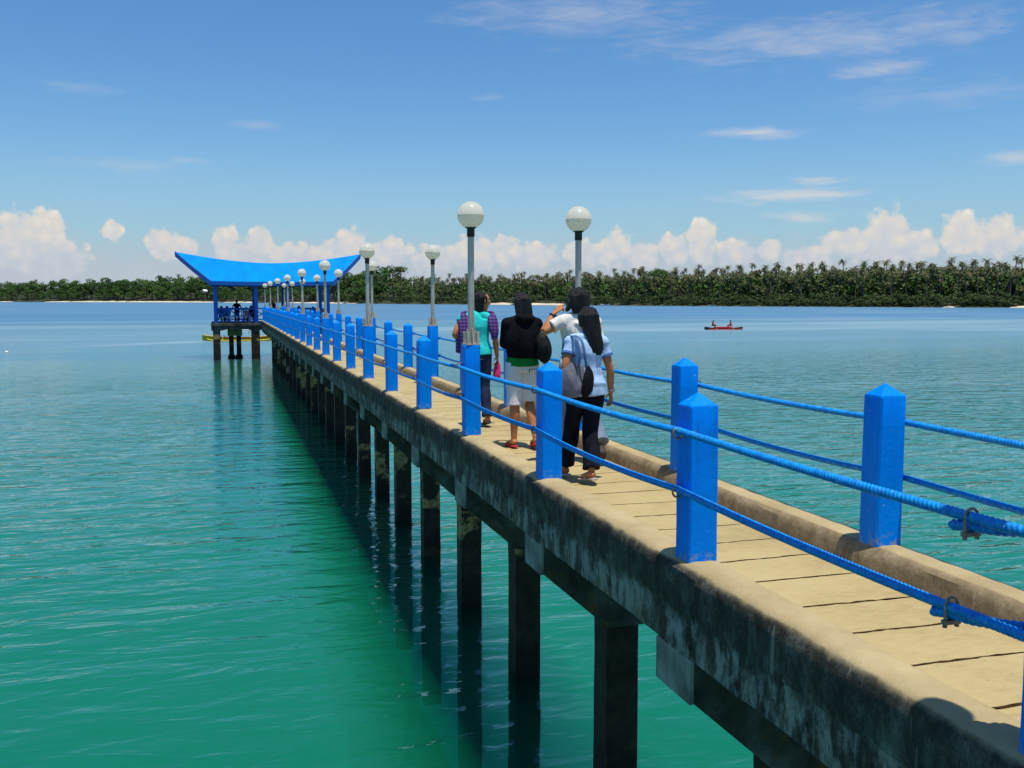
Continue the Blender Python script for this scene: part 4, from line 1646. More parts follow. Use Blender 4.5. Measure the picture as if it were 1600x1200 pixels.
def hand_mb(mb, wrist, dirv, side, back, s=1.0, curl=.5):
    """palm and five separate fingers; dirv = along the hand, side = towards the thumb, back = back of the hand"""
    d_, sd_, bk = dirv.normalized(), side.normalized(), back.normalized()
    w = Vector(wrist)
    pc = w + d_ * .045 * s
    mb.loft([(*(w - d_ * .01), .020 * s, .016 * s), (*(w + d_ * .03 * s), .032 * s, .014 * s), (*(w + d_ * .075 * s), .036 * s, .012 * s), (*(w + d_ * .085 * s), .030 * s, .010 * s)], ref=bk, n=10, sub=3)
    for i, L in enumerate((.062, .070, .066, .052)):
        o_ = w + d_ * .078 * s + sd_ * (.027 - .018 * i) * s
        c1 = o_ + (d_ * math.cos(curl * .6) - bk * math.sin(curl * .6)) * L * .45 * s
        c2 = c1 + (d_ * math.cos(curl * 1.5) - bk * math.sin(curl * 1.5)) * L * .35 * s
        c3 = c2 + (d_ * math.cos(curl * 2.2) - bk * math.sin(curl * 2.2)) * L * .25 * s
        mb.loft([(*o_, .0088 * s, .0088 * s), (*c1, .0084 * s, .0084 * s), (*c2, .0076 * s, .0076 * s), (*c3, .006 * s, .006 * s)], ref=bk, n=8, sub=2)
    o_ = w + d_ * .022 * s + sd_ * .026 * s
    c1 = o_ + (d_ * .6 + sd_ * .65 - bk * .3) * .042 * s
    c2 = c1 + (d_ * .85 + sd_ * .15 - bk * .45) * .032 * s
    mb.loft([(*o_, .0115 * s, .0115 * s), (*c1, .0098 * s, .0098 * s), (*c2, .0075 * s, .0075 * s)], ref=bk, n=8, sub=2)


class Fig:
    """joints of one standing figure, facing +Y, x to its right, z up, at 1.6 m scale times s"""
    def __init__(f, s=1.0, **kw):
        f.s = s
        J = dict(pel=(0, 0, .90), waist=(0, 0, 1.03), chest=(0, .01, 1.19), neck=(0, -.005, 1.345), head=(0, .02, 1.49),
                 shL=(-.165, -.005, 1.295), shR=(.165, -.005, 1.295), elL=(-.205, -.03, 1.03), elR=(.205, -.03, 1.03), wrL=(-.215, .04, .81), wrR=(.215, .04, .81),
                 hipL=(-.088, 0, .86), hipR=(.088, 0, .86), knL=(-.095, .02, .46), knR=(.095, .02, .46), anL=(-.10, -.02, .085), anR=(.10, -.02, .085),
                 toL=(-.115, .13, .02), toR=(.115, .13, .02), heL=(-.10, -.06, .03), heR=(.10, -.06, .03))
        J.update(kw)
        f.J = {k: Vector(v) * s for k, v in J.items()}
        f.turn = 0.0

    def torso(f, mb, g_=0.0, z0=None, female=True, top=True):
        J, s = f.J, f.s
        p, w, c, n = J['pel'], J['waist'], J['chest'], J['neck']
        sh = (J['shL'] + J['shR']) / 2
        q = []
        lo_ = p - Vector((0, 0, .09 * s))
        prof = [(lo_, .150, .105), (p + Vector((0, -.012 * s, 0)), .168, .122), ((p + w) / 2, .150, .108), (w, .128, .095), ((w + c) / 2, .138, .100), (c, .152, .112), (c * .45 + sh * .55, .160, .098), (sh - Vector((0, 0, .0)), .148, .075)]
        for v, a, b_ in prof:
            if z0 is not None and v.z < z0 - .03 * s:
                continue
            q.append((*v, (a * s + g_), (b_ * s + g_)))
        if z0 is not None:
            v0 = Vector(q[0][:3])
            q.insert(0, (v0.x, v0.y, z0, q[0][3] * 1.02, q[0][4] * 1.02))
        if top:
            q.append((*(sh * .4 + n * .6 - Vector((0, 0, .01 * s))), .075 * s + g_ * .6, .055 * s + g_ * .6))
        mb.loft(q, n=20, sub=4)
        for sd_ in ('L', 'R'):
            a, b_ = J['sh' + sd_], n
            if g_:
                mb.ball(a + Vector((0, 0, -.014 * s)), .054 * s + g_, 16, 10)
            mb.loft([(*(a + Vector((0, 0, -.012 * s))), .052 * s + g_, .05 * s + g_), (*(a * .5 + b_ * .5 - Vector((0, 0, .012 * s))), .05 * s + g_, .05 * s + g_), (*b_, .045 * s + g_ * .5, .045 * s + g_ * .5)], n=12, sub=3)

    def arm(f, mb, sd_, g_=0.0, upto=2.0, flare=0.0):
        J, s = f.J, f.s
        a, e, w = J['sh' + sd_], J['el' + sd_], J['wr' + sd_]
        pts = [(a, .050), (a * .6 + e * .4, .046), (e, .036), (e * .65 + w * .35, .037), (w, .024)]
        tt = [0, .4, 1.0, 1.35, 2.0]
        q = []
        for (v, r_), t in zip(pts, tt):
            if t <= upto:
                q.append((*v, r_ * s + g_, r_ * s + g_))
        if upto not in tt:
            seg = (a, e, upto) if upto < 1 else (e, w, upto - 1)
            v = seg[0].lerp(seg[1], seg[2])
            r_ = (.047 if upto < 1 else .032)
            q.append((*v, r_ * s + g_ + flare, r_ * s + g_ + flare))
        mb.loft(q, n=14, sub=4, ref=(.3, .9, .2))

    def leg(f, mb, sd_, g_=0.0, upto=2.0, flare=0.0, straight=False):
        J, s = f.J, f.s
        h_, k_, a = J['hip' + sd_], J['kn' + sd_], J['an' + sd_]
        pts = [(h_ + Vector((0, 0, .03 * s)), .088), (h_ * .7 + k_ * .3, .083), (h_ * .3 + k_ * .7, .066), (k_, .054), (k_ * .68 + a * .32 + Vector((0, -.014 * s, 0)), .054), (k_ * .3 + a * .7, .038), (a, .031)]
        tt = [0, .3, .7, 1.0, 1.32, 1.7, 2.0]
        q = []
        last = None
        for (v, r_), t in zip(pts, tt):
            if t <= upto + 1e-6:
                rr_ = max(r_, .0 if not straight else .062) * s + g_ + flare * t / max(upto, .01)
                q.append((*v, rr_, rr_))
        if upto not in tt:
            v = h_.lerp(k_, upto) if upto < 1 else k_.lerp(a, upto - 1)
            rr_ = (.058 if not straight else .066) * s + g_ + flare
            q.append((*v, rr_, rr_))
        mb.loft(q, n=16, sub=4)

    def foot(f, mb, sd_, g_=0.0):
        J, s = f.J, f.s
        a, t, h_ = J['an' + sd_], J['to' + sd_], J['he' + sd_]
        up = (t - h_).normalized()
        nrm = Vector((0, 0, 1)) if abs(up.z) < .7 else Vector((0, -1, 0))
        nrm = (nrm - up * up.dot(nrm)).normalized()
        b0 = h_ + nrm * .012 * s
        mid = h_.lerp(t, .55)
        mb.loft([(*(b0 - up * .005), .022 * s + g_, .022 * s + g_), (*(h_.lerp(t, .15) + nrm * .028 * s), .032 * s + g_, .038 * s + g_), (*(mid + nrm * .022 * s), .036 * s + g_, .026 * s + g_), (*(h_.lerp(t, .85) + nrm * .008 * s), .042 * s + g_, .016 * s + g_), (*t, .030 * s + g_, .010 * s + g_)], ref=nrm, n=12, sub=3)
        mb.loft([(*a, .032 * s + g_, .034 * s + g_), (*(h_.lerp(t, .22) + nrm * .03 * s), .032 * s + g_, .036 * s + g_)], n=12, sub=2, smooth=False)
        if g_ == 0:
            sd2 = up.cross(nrm)
            for i in range(5):
                o_ = t - up * .01 * s + sd2 * (-.026 + .013 * i) * s * (1 if sd_ == 'R' else -1)
                mb.loft([(*o_, .0075 * s, .008 * s), (*(o_ + up * (.026 - .003 * i) * s), .006 * s, .006 * s)], ref=nrm, n=6, smooth=False)
        return up, nrm

    def head(f, mb):
        J, s = f.J, f.s
        c, n = J['head'], J['neck']
        rt = Matrix.Rotation(f.turn, 3, 'Z')
        mb.loft([(*(n - Vector((0, 0, .04 * s))), .056 * s, .052 * s), (*(n + Vector((0, 0, .03 * s))), .049 * s, .05 * s), (*(c - Vector((0, .01 * s, .03 * s))), .05 * s, .055 * s)], n=14, sub=3)
        P_ = lambda x, y, z: c + rt @ Vector((x * s, y * s, z * s))
        q = [(P_(0, .055, -.112), .026 * s, .022 * s), (P_(0, .035, -.095), .048 * s, .045 * s), (P_(0, .012, -.055), .062 * s, .075 * s), (P_(0, .0, 0), .073 * s, .092 * s), (P_(0, -.004, .05), .072 * s, .093 * s), (P_(0, -.004, .085), .054 * s, .070 * s), (P_(0, -.004, .106), .022 * s, .03 * s)]
        fw = rt @ Vector((0, 1, 0))
        mb.loft([(*v, a, b_) for v, a, b_ in q], ref=fw, n=18, sub=4)
        # nose, lips, brow, ears
        mb.loft([(*P_(0, .092, .012), .008 * s, .008 * s), (*P_(0, .108, -.022), .015 * s, .012 * s), (*P_(0, .090, -.036), .012 * s, .008 * s)], n=8, sub=3)
        mb.loft([(*P_(-.022, .080, -.062), .006 * s, .006 * s), (*P_(0, .089, -.060), .009 * s, .008 * s), (*P_(.022, .080, -.062), .006 * s, .006 * s)], n=8, sub=3)
        for sg in (-1, 1):
            mb.loft([(*P_(sg * .072, -.01, .018), .010 * s, .020 * s), (*P_(sg * .079, -.014, -.002), .010 * s, .022 * s), (*P_(sg * .074, -.006, -.03), .007 * s, .012 * s)], n=8, sub=3)
        return P_

    def hands(f, mb, curl=(.5, .5), spec=None):
        J, s = f.J, f.s
        for i, sd_ in enumerate(('L', 'R')):
            e, w = J['el' + sd_], J['wr' + sd_]
            d_ = (w - e).normalized()
            sp_ = (spec or {}).get(sd_)
            if sp_:
                d_, th, bk = [Vector(v).normalized() for v in sp_]
            else:
                th = Vector((0, 1, 0))
                th = (th - d_ * d_.dot(th)).normalized()
                bk = Vector((-1 if sd_ == 'L' else 1, 0, 0))
                bk = (bk - d_ * d_.dot(bk)).normalized()
            hand_mb(mb, w, d_, th, bk, s * 1.02, curl[i])

    def eyes(f, parent):
        J, s = f.J, f.s
        rt = Matrix.Rotation(f.turn, 3, 'Z')
        for sg in (-1, 1):
            b_ = MB()
            p = J['head'] + rt @ (Vector((sg * .030, .082, .002)) * s)
            b_.ball(p, .011 * s, 10, 7, 0)
            b_.ball(p + rt @ Vector((0, .0065 * s, 0)), .0062 * s, 8, 6, 1)
            b_.build('eye', [M['eye'], M['black']], parent, smooth=True)


def sandal(f, sd_, mat, parent, strap=None, name='sandal', thick=.012):
    J, s = f.J, f.s
    t, h_ = J['to' + sd_], J['he' + sd_]
    up = (t - h_).normalized()
    nrm = Vector((0, 0, 1)) if abs(up.z) < .7 else Vector((0, -1, 0))
    nrm = (nrm - up * up.dot(nrm)).normalized()
    b_ = MB()
    dn = nrm * (-.014 * s)
    b_.loft([(*(h_ - up * .03 * s + dn), .020 * s, thick * s), (*(h_ - up * .012 * s + dn), .036 * s, thick * s), (*(h_.lerp(t, .5) + dn), .036 * s, thick * s), (*(h_.lerp(t, .9) + dn), .050 * s, thick * s), (*(t + up * .03 * s + dn), .026 * s, thick * s)], ref=nrm, n=14, sub=4)
    sd2 = up.cross(nrm)
    q = h_.lerp(t, .88) + nrm * .012 * s
    for sg in (-1, 1):
        b_.loft([(*(q + up * .005), .007 * s, .004 * s), (*(h_.lerp(t, .66) + sd2 * sg * .030 * s + nrm * .035 * s), .008 * s, .004 * s), (*(h_.lerp(t, .4) + sd2 * sg * .042 * s - nrm * .005 * s), .008 * s, .004 * s)], ref=nrm, n=6, sub=4)
    return b_.build(name, mat, parent, smooth=True)


VX = .0065
people_grp = 'people walking out along the pier'

# --- woman in the pale blue T-shirt
f = Fig(.985, head=(.02, .015, 1.495), shL=(-.150, .0, 1.30), shR=(.152, -.01, 1.295), elL=(-.235, -.06, 1.065), wrL=(-.14, .12, .955),
        elR=(.225, -.035, 1.03), wrR=(.265, .03, .81), knL=(-.085, .14, .48), anL=(-.095, .26, .09), toL=(-.13, .40, .03), heL=(-.09, .22, .035),
        knR=(.045, .0, .46), anR=(-.01, -.16, .105), toR=(-.05, -.02, .035), heR=(-.005, -.20, .06))
f.turn = R(12)
A = MB()
f.torso(A)
f.head(A)
for q in 'LR':
    f.arm(A, q)
    f.leg(A, q)
    f.foot(A, q)
f.hands(A, (1.0, .55))
p1 = A.remeshed('person', M['skin'], None, VX, 3, loc=(3.14, 8.28, ZD + .012))
p1.rotation_euler = (0, 0, R(3))
tag(p1, 'woman in pale blue t-shirt and black trousers carrying a grey shoulder bag', 'person', people_grp)
f.eyes(p1)
A = MB()
f.torso(A, .016, .90)
A.loft([(0, -.005, .79, .194, .152), (0, -.006, .86, .183, .144), (0, -.004, .95, .158, .118), (0, 0, 1.03, .145, .110)], n=20, sub=4)
for q in 'LR':
    f.arm(A, q, .010, .48, .010)
A.remeshed('shirt', M['blue_tee'], p1, .008, 3, disp=(.008, 13))
A = MB()
for q in 'LR':
    a, e = f.J['sh' + q], f.J['el' + q]
    A.loft([(*a.lerp(e, .42), .062, .062), (*a.lerp(e, .54), .068, .068)], n=18, smooth=False)
A.remeshed('sleeve_cuff', M['cuff'], p1, .007, 2)
A = MB()
f.torso(A, .011, None, top=False)
A2 = MB()
p_, w_ = f.J['pel'], f.J['waist']
A2.loft([(*(p_ - V(0, 0, .10)), .158, .118), (*p_, .180, .134), (*(p_ * .4 + w_ * .6), .150, .112)], n=20, sub=4)
for q in 'LR':
    f.leg(A2, q, .011, 1.93, .004, True)
A2.remeshed('trousers', M['navy'], p1, .008, 3, disp=(.012, 10))
for q in 'LR':
    sandal(f, q, M['sole'], p1)
A = MB()
hd = f.J['head']
A.ball(hd + V(0, -.012, .022), (.086, .105, .098), 20, 14)
A.loft([(*(hd + V(.0, -.05, .04)), .082, .07), (*(hd + V(.008, -.075, -.08)), .078, .055), (*(hd + V(.03, -.10, -.19)), .074, .042), (*(hd + V(.045, -.105, -.28)), .060, .034), (*(hd + V(.055, -.10, -.315)), .04, .02)], n=16, sub=5)
A.loft([(*(hd + V(-.06, .0, .04)), .03, .06), (*(hd + V(-.066, -.02, -.06)), .022, .04)], n=10, smooth=False)
A.remeshed('hair', M['hair'], p1, .007, 3, disp=(.015, 40, .09))
A = MB()
wr = f.J['wrR']
A.torus((0, 0, 0), .029, .007, 'Z')
A.box((.030, 0, 0), (.006, .014, .014), bev=.003)
A.build('wristwatch', M['watch_steel'], p1, loc=wr + V(0, -.006, .025), smooth=True)
# her shoulder bag hangs from the shoulder: a thing of its own
bag = empty('shoulder_bag', p1.location + V(-.135, -.075, .87), R(8))
A = MB()
A.loft([(-.05, 0, -.10, .10, .05), (-.055, .0, -.04, .165, .082), (-.03, .0, .06, .165, .085), (.0, .0, .16, .105, .06), (.01, 0, .21, .06, .035)], n=18, sub=4)
A.remeshed('pouch', M['bag_grey'], bag, .009, 3, disp=(.012, 12))
A = MB()
A.loft([(.08, -.085, .20, .012, .012), (.085, -.10, .10, .055, .02), (.07, -.095, -.02, .06, .024), (.06, -.08, -.09, .03, .012)], n=12, sub=4)
A.remeshed('flap', M['black_leather'], bag, .008, 2, disp=(.006, 18))
for dx, dy in ((-.025, -.045), (.045, -.062)):
    A = MB()
    A.loft([(dx + .02, dy - .03, .18, .013, .004), (dx * .6 + .01, dy - .05, .30, .013, .004), (dx * .5 - .005, dy - .015, .425, .013, .004), (dx * .4 - .01, .06, .462, .013, .004), (dx * .4 - .02, .15, .42, .013, .004), (dx * .6 - .03, .15, .25, .013, .004), (dx, .06, .14, .013, .004)], ref=(0, 1, .2), n=8, sub=5)
    A.build('strap', M['bag_strap'], bag, smooth=True)
tag(bag, 'grey blue shoulder bag with black flap on the woman in pale blue', 'bag')

# --- person in the white T-shirt with a raised arm
f = Fig(1.105, shL=(-.155, .0, 1.30), shR=(.155, -.005, 1.295), elL=(-.335, .0, 1.205), wrL=(-.215, .06, 1.375), elR=(.185, -.03, 1.05), wrR=(.17, .06, .85),
        knL=(-.085, .09, .47), anL=(-.09, .12, .085), toL=(-.105, .27, .02), heL=(-.09, .08, .03), knR=(.10, .02, .45), anR=(.125, -.23, .17), toR=(.13, -.20, .02), heR=(.125, -.275, .14))
f.turn = R(14)
A = MB()
f.torso(A)
f.head(A)
for q in 'LR':
    f.arm(A, q)
    f.leg(A, q)
    f.foot(A, q)
f.hands(A, (1.0, .5), {'L': ((.75, .1, .55), (0, .6, .6), (-.3, -.4, .8))})
p2 = A.remeshed('person', M['skin'], None, VX, 3, loc=(3.45, 9.32, ZD + .012))
tag(p2, 'person in off-white t-shirt and faded jeans holding one hand up to the head', 'person', people_grp)
f.eyes(p2)
A = MB()
f.torso(A, .020, .86)
for q in 'LR':
    f.arm(A, q, .018, .58, .010)
A.loft([(-.07, -.085, 1.41, .03, .025), (0, -.11, 1.40, .04, .03), (.07, -.085, 1.41, .03, .025)], ref=(0, 0, 1), n=10, sub=4)
A.remeshed('shirt', M['white_tee'], p2, .009, 3, disp=(.010, 12))
A2 = MB()
p_, w_ = f.J['pel'], f.J['waist']
A2.loft([(*(p_ - V(0, 0, .10)), .168, .125), (*p_, .186, .142), (*(p_ * .4 + w_ * .6), .16, .12)], n=20, sub=4)
for q in 'LR':
    f.leg(A2, q, .018, 1.95, .018, True)
A2.remeshed('jeans', M['jeans'], p2, .009, 3, disp=(.014, 9))
for q in 'LR':
    A = MB()
    f.foot(A, q, .010)
    A.remeshed('shoe', M['dark_rubber'], p2, .008, 2)
A = MB()
hd = f.J['head']
A.ball(hd + V(0, -.012, .022), (.104, .118, .112), 20, 14)
A.loft([(*(hd + V(.0, -.05, .04)), .098, .08), (*(hd + V(.0, -.07, -.06)), .098, .065), (*(hd + V(.0, -.07, -.135)), .075, .05)], n=16, sub=5)
A.loft([(*(hd + V(-.05, -.03, .02)), .05, .06), (*(hd + V(-.105, -.02, -.07)), .03, .03), (*(hd + V(-.135, .0, -.11)), .016, .016)], n=10, sub=4)
A.remeshed('hair', M['hair'], p2, .008, 3, disp=(.015, 40, .09))
A = MB()
A.torus((0, 0, 0), .032, .009, 'X')
A.box((0, -.034, 0), (.018, .008, .018), bev=.003)
o = A.build('wristwatch', M['black'], p2, loc=f.J['wrL'].lerp(f.J['elL'], .18), smooth=True)
o.rotation_euler = (0, R(-48), R(18))

# --- person in black jacket and pale shorts
f = Fig(1.075, shL=(-.150, -.005, 1.295), shR=(.150, -.005, 1.295), elL=(-.150, .12, 1.08), wrL=(-.07, .27, 1.10), elR=(.150, .12, 1.08), wrR=(.08, .27, 1.12), knL=(-.085, .0, .46), anL=(-.095, -.02, .085), toL=(-.12, .13, .02), heL=(-.095, -.06, .03),
        knR=(.085, .03, .46), anR=(.085, -.20, .115), toR=(.10, -.06, .025), heR=(.085, -.235, .07))
A = MB()
f.torso(A)
f.head(A)
for q in 'LR':
    f.arm(A, q)
    f.leg(A, q)
    f.foot(A, q)
f.hands(A, (.8, .8))
p3 = A.remeshed('person', M['skin'], None, VX, 3, loc=(3.18, 10.40, ZD + .012))
tag(p3, 'person in black hooded jacket, green shirt and pale knee-length shorts', 'person', people_grp)
f.eyes(p3)
A = MB()
A.loft([(0, -.01, .915, .186, .146), (0, -.01, .98, .182, .142), (0, -.005, 1.08, .168, .128), (0, 0, 1.18, .165, .12)], n=20, sub=4)
A.remeshed('shirt', M['green'], p3, .010, 2, disp=(.006, 12))
A = MB()
f.torso(A, .024, 1.10)
A.loft([(0, -.03, 1.01, .188, .138), (0, -.04, 1.10, .208, .152), (0, -.04, 1.24, .212, .146), (0, -.025, 1.36, .188, .120), (0, -.015, 1.46, .120, .090)], n=22, sub=5)
for q in 'LR':
    f.arm(A, q, .024, 1.9)
A.loft([(-.09, -.08, 1.46, .04, .035), (0, -.125, 1.435, .06, .05), (.09, -.08, 1.46, .04, .035)], ref=(0, 0, 1), n=12, sub=4)
A.remeshed('jacket', M['black_cloth'], p3, .010, 3, disp=(.016, 8))
A2 = MB()
p_, w_ = f.J['pel'], f.J['waist']
A2.loft([(*(p_ - V(0, 0, .12)), .165, .126), (*p_, .180, .142), (*(p_ * .5 + w_ * .5), .166, .126)], n=20, sub=4)
for q in 'LR':
    f.leg(A2, q, .012, 1.06, .014, True)
A2.remeshed('shorts', M['shorts'], p3, .009, 3, disp=(.010, 10))
A = MB()
A.box((.095, -.158, .885), (.062, .007, .0035), bev=.001)
A.box((.034, -.160, .862), (.0045, .007, .020), bev=.001)
A.build('pocket_seam', M['bag_strap'] if False else M['dark_rubber'], p3)
for q in 'LR':
    sandal(f, q, M['red_rubber'], p3, name='flip_flop')
A = MB()
hd = f.J['head']
A.ball(hd + V(0, -.012, .022), (.096, .112, .108), 20, 14)
A.loft([(*(hd + V(.0, -.05, .05)), .094, .08), (*(hd + V(.0, -.075, -.07)), .096, .066), (*(hd + V(.0, -.085, -.17)), .092, .055), (*(hd + V(.0, -.085, -.21)), .06, .03)], n=16, sub=5)
A.remeshed('hair', M['hair'], p3, .008, 3, disp=(.015, 40, .09))
bp_ = empty('backpack', p3.location + V(.155, -.15, 1.12))
bp_.scale = (.54, .75, .66)
A = MB()
A.loft([(.03, 0, -.21, .10, .07), (.05, -.02, -.16, .165, .115), (.06, -.03, .0, .18, .13), (.02, -.02, .14, .15, .10), (-.02, 0, .22, .08, .05)], n=18, sub=4)
A.remeshed('bag_body', M['black_leather'], bp_, .010, 3, disp=(.012, 9))
A = MB()
A.loft([(.0, .03, .17, .022, .006), (.03, .07, .24, .022, .006), (.03, .16, .255, .022, .006), (.03, .25, .2, .022, .006)], ref=(0, 0, 1), n=8, sub=4)
A.loft([(.11, .02, -.2, .012, .005), (.12, .05, -.28, .012, .005), (.125, .05, -.35, .010, .005)], n=8, sub=4)
A.build('strap', M['black'], bp_, smooth=True)
tag(bp_, 'round black backpack on the back of the person in black', 'backpack')

# --- woman in turquoise with a plaid shirt over her shoulders
f = Fig(1.09, head=(.075, .03, 1.49), neck=(.02, 0, 1.345), shL=(-.165, .0, 1.30), elL=(-.285, -.06, 1.105), wrL=(-.15, .07, .98), elR=(.225, -.01, 1.05), wrR=(.265, .05, .825),
        knL=(-.085, .07, .46), anL=(-.09, .05, .085), toL=(-.105, .20, .02), heL=(-.09, .01, .03), knR=(.085, -.02, .46), anR=(.085, -.16, .10), toR=(.10, -.02, .025), heR=(.085, -.20, .06))
f.turn = R(-72)
A = MB()
f.torso(A)
f.head(A)
for q in 'LR':
    f.arm(A, q)
    f.leg(A, q)
    f.foot(A, q)
f.hands(A, (.9, 1.1))
p4 = A.remeshed('person', M['skin'], None, VX, 3, loc=(3.17, 12.40, ZD + .012))
tag(p4, 'woman in turquoise top with a purple plaid shirt over her shoulders', 'person', people_grp)
f.eyes(p4)
A = MB()
f.torso(A, .018, 1.02)
A.loft([(0, -.008, .935, .200, .158), (0, -.008, 1.0, .190, .146), (0, -.004, 1.10, .160, .122), (0, 0, 1.2, .165, .12)], n=20, sub=4)
for q in 'LR':
    f.arm(A, q, .014, .30, .006)
A.remeshed('shirt', M['teal'], p4, .009, 3, disp=(.007, 12))
A = MB()
for sg in (-1, 1):
    A.loft([(sg * .13, .07, 1.36, .05, .02), (sg * .165, .0, 1.455, .062, .03), (sg * .185, -.085, 1.40, .068, .026), (sg * .20, -.125, 1.25, .066, .026), (sg * .205, -.11, 1.05 if sg < 0 else 1.13, .066 if sg < 0 else .035, .022)], ref=(0, 1, .3), n=14, sub=5)
A.loft([(-.225, -.02, 1.36, .05, .07), (-.25, -.03, 1.2, .045, .09), (-.235, -.02, .96, .05, .085)], n=14, sub=4)
A.remeshed('plaid_wrap', M['plaid'], p4, .009, 2, disp=(.010, 13))
A2 = MB()
p_, w_ = f.J['pel'], f.J['waist']
A2.loft([(*(p_ - V(0, 0, .10)), .175, .136), (*p_, .198, .154), (*(p_ * .4 + w_ * .6), .178, .136)], n=20, sub=4)
for q in 'LR':
    f.leg(A2, q, .012, 1.95, .008, False)
A2.remeshed('jeans', M['dark_jeans'], p4, .009, 3, disp=(.010, 10))
for q in 'LR':
    sandal(f, q, M['dark_rubber'], p4)
A = MB()
hd = f.J['head']
A.ball(hd + V(-.034, -.014, .028), (.104, .098, .102), 20, 14)
A.loft([(*(hd + V(-.04, -.025, .04)), .08, .085), (*(hd + V(-.055, -.03, -.07)), .07, .075), (*(hd + V(-.06, -.035, -.15)), .055, .06)], n=16, sub=5)
A.remeshed('hair', M['hair'], p4, .008, 3, disp=(.015, 40, .09))
wq = p4.location + f.J['wrR']
pk = empty('pouch', wq + V(.012, .03, -.10))
A = MB()
A.loft([(0, 0, .03, .02, .012), (.0, .0, -.02, .042, .022), (-.01, -.01, -.14, .052, .024), (-.012, -.01, -.20, .045, .015)], n=14, sub=4)
A.build('case', M['pink'], pk, smooth=True)
A = MB()
A.torus((0, 0, .05), .028, .004, 'X')
A.build('wrist_loop', M['pink'], pk, smooth=True)
tag(pk, 'bright pink pouch held by the woman in turquoise', 'pouch')


# --- small figures in the pavilion, at the pier head and in the canoe
def far_person(pos, rz, label, top, bottom, skin, seated=False, s=1.03, grp='people in the pavilion', arms=None, name='person'):
    kw = {}
    if seated:
        dz = -.42
        kw = dict(pel=(0, 0, .90 + dz), waist=(0, .02, 1.03 + dz), chest=(0, .05, 1.19 + dz), neck=(0, .06, 1.345 + dz), head=(0, .09, 1.49 + dz), shL=(-.165, .04, 1.295 + dz), shR=(.165, .04, 1.295 + dz),
                  elL=(-.23, .08, 1.04 + dz), elR=(.23, .08, 1.04 + dz), wrL=(-.13, .29, .97 + dz), wrR=(.13, .29, .97 + dz), hipL=(-.09, .02, .87 + dz), hipR=(.09, .02, .87 + dz), knL=(-.12, .42, .50), knR=(.12, .42, .50),
                  anL=(-.12, .44, .085), anR=(.12, .44, .085), toL=(-.13, .59, .02), toR=(.13, .59, .02), heL=(-.12, .40, .03), heR=(.12, .40, .03))
    if arms:
        kw.update(arms)
    f = Fig(s, **kw)
    A = MB()
    f.torso(A)
    f.head(A)
    for q in 'LR':
        f.arm(A, q)
        f.leg(A, q)
        f.foot(A, q)
    f.hands(A)
    o = A.remeshed(name, M[skin], None, .017, 2, loc=pos)
    o.rotation_euler = (0, 0, rz)
    tag(o, label, 'person', grp)
    A = MB()
    f.torso(A, .018, f.J['pel'].z - .04)
    for q in 'LR':
        f.arm(A, q, .018, .6, .01)
    A.remeshed('shirt', M[top], o, .019, 2)
    A = MB()
    p_ = f.J['pel']
    A.loft([(*(p_ - V(0, 0, .10)), .165, .122), (*p_, .182, .138), (*(p_ + V(0, 0, .08)), .155, .115)], n=14, sub=3)
    for q in 'LR':
        f.leg(A, q, .016, 1.9, .01, True)
    A.remeshed('trousers', M[bottom], o, .019, 2)
    A = MB()
    A.ball(f.J['head'] + V(0, -.014, .024), (.098 * s, .108 * s, .104 * s), 14, 10)
    A.loft([(*(f.J['head'] + V(0, -.05, .03)), .08, .07), (*(f.J['head'] + V(0, -.06, -.08)), .07, .05)], n=10, smooth=False)
    A.remeshed('hair', M['hair'], o, .019, 2)
    return o


FZ = 2.622
far_person((.86, 74.6, FZ), R(170), 'person standing with hands on hips in the middle of the left pavilion bay', 'black_cloth', 'navy', 'skin_dark',
           arms=dict(elL=(-.30, -.05, 1.08), wrL=(-.17, .06, .98), elR=(.30, -.05, 1.08), wrR=(.17, .06, .98)))
far_person((-.25, 73.3, FZ), R(-20), 'seated person in dark blue closest to the left corner post', 'blue_cloth', 'navy', 'skin_dark', True)
far_person((.18, 73.3, FZ), R(10), 'person in blue shirt leaning on the railing, left of the standing person', 'blue_cloth', 'shorts', 'skin_dark', True)
far_person((1.50, 73.3, FZ), R(5), 'seated person in dusty pink, right of the standing person', 'pinkish_cloth', 'navy', 'skin_dark', True, .96)
far_person((1.90, 73.6, FZ), R(30), 'person in black seated beside the second pavilion post', 'black_cloth', 'navy', 'skin_dark', True, 1.06)
far_person((3.22, 70.4, ZD), R(0), 'person in black walking at the far end of the pier deck', 'black_cloth', 'navy', 'skin_dark', False, 1.02)
far_person((5.25, 73.3, FZ), R(0), 'person in black seated behind the right pavilion railing, near its post', 'black_cloth', 'navy', 'skin_dark', True, 1.03)
far_person((6.25, 73.3, FZ), R(-15), 'person in dark clothes seated in the middle of the right bay', 'navy', 'navy', 'skin_dark', True, .98)
far_person((6.75, 73.4, FZ), R(10), 'person in dusty pink seated beside the right corner post', 'pinkish_cloth', 'navy', 'skin_dark', True, .96)

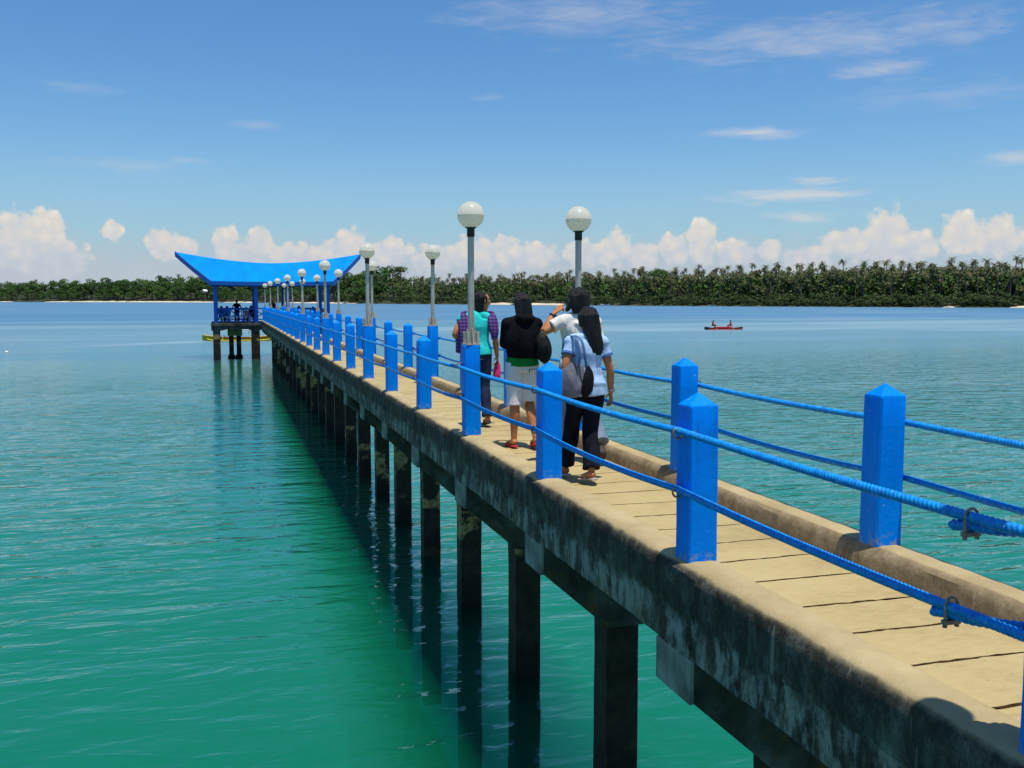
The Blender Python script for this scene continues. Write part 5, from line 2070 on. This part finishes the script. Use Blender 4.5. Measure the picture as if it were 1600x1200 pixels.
# ------------------------------------------------------------------ boats on the water
def outrigger(e, L, half, zf, mats, nb=2):
    for sg in (-1, 1):
        b_ = MB()
        b_.tube([(-L * .42, sg * half, zf + .18), (-L * .3, sg * half, zf), (L * .3, sg * half, zf), (L * .45, sg * half, zf + .22)], .06, 8)
        b_.build('outrigger_float', mats[0], e, smooth=True)
    for i in range(nb):
        x = (-.22 + .44 * i / (nb - 1)) * L
        b_ = MB()
        b_.tube([(x, -half, zf + .05), (x, -half * .5, .52), (x, 0, .62), (x, half * .5, .52), (x, half, zf + .05)], .035, 8)
        b_.build('outrigger_boom', mats[1], e, smooth=True)


cv_ = small_boat((68.0, 124.5, -.10), R(-17), 5.4, [M['dark_hull'], M['red_hull']], 'canoe', 'red and black outrigger canoe with two paddlers far out on the water', None, .6)
outrigger(cv_, 5.4, 1.2, .14, (M['red_hull'], M['bamboo']))
b_ = MB()
b_.box((-.1, 0, .40), (1.2, .30, .10), bev=.05)
b_.build('red_cover', M['red_cloth'], cv_)
for sx_, rz, lab in ((-1.55, R(-107), 'paddler in red at the left end of the far canoe'), (1.05, R(73), 'paddler in red at the right half of the far canoe')):
    q = cv_.matrix_basis @ Vector((sx_, 0, 0))
    far_person((q.x, q.y, .16), rz, lab, 'red_cloth', 'red_cloth', 'skin_dark', True, 1.0, 'paddlers in the far canoe')
yb = small_boat((1.5, 106.0, -.05), R(-4), 7.6, [M['yellow'], M['red_hull']], 'outrigger_boat', 'yellow outrigger boat with red trim moored behind the pavilion piles', None, .55)
outrigger(yb, 7.6, 1.9, .16, (M['yellow'], M['bamboo']), 3)
b_ = MB()
b_.box((-.6, 0, 1.15), (1.6, .55, .05), bev=.03)
for sx_ in (-2.1, .9):
    for sy_ in (-.45, .45):
        b_.box((sx_, sy_, .85), (.03, .03, .3))
b_.build('awning', M['white_paint'], yb)
e = empty('buoy', (-17.0, 87.0, 0))
b_ = MB()
b_.ball((0, 0, .04), (.14, .14, .14), 16, 10)
b_.build('float', M['white_paint'], e, smooth=True)
b_ = MB()
b_.tube([(0, 0, .17), (0, 0, .26)], .02, 8, smooth=False)
b_.build('buoy_top', M['white_paint'], e)
tag(e, 'small white buoy floating on the open water left of the pavilion', 'buoy')

bpy.data.batch_remove(SCRAP)
bpy.data.scenes.remove(WS)
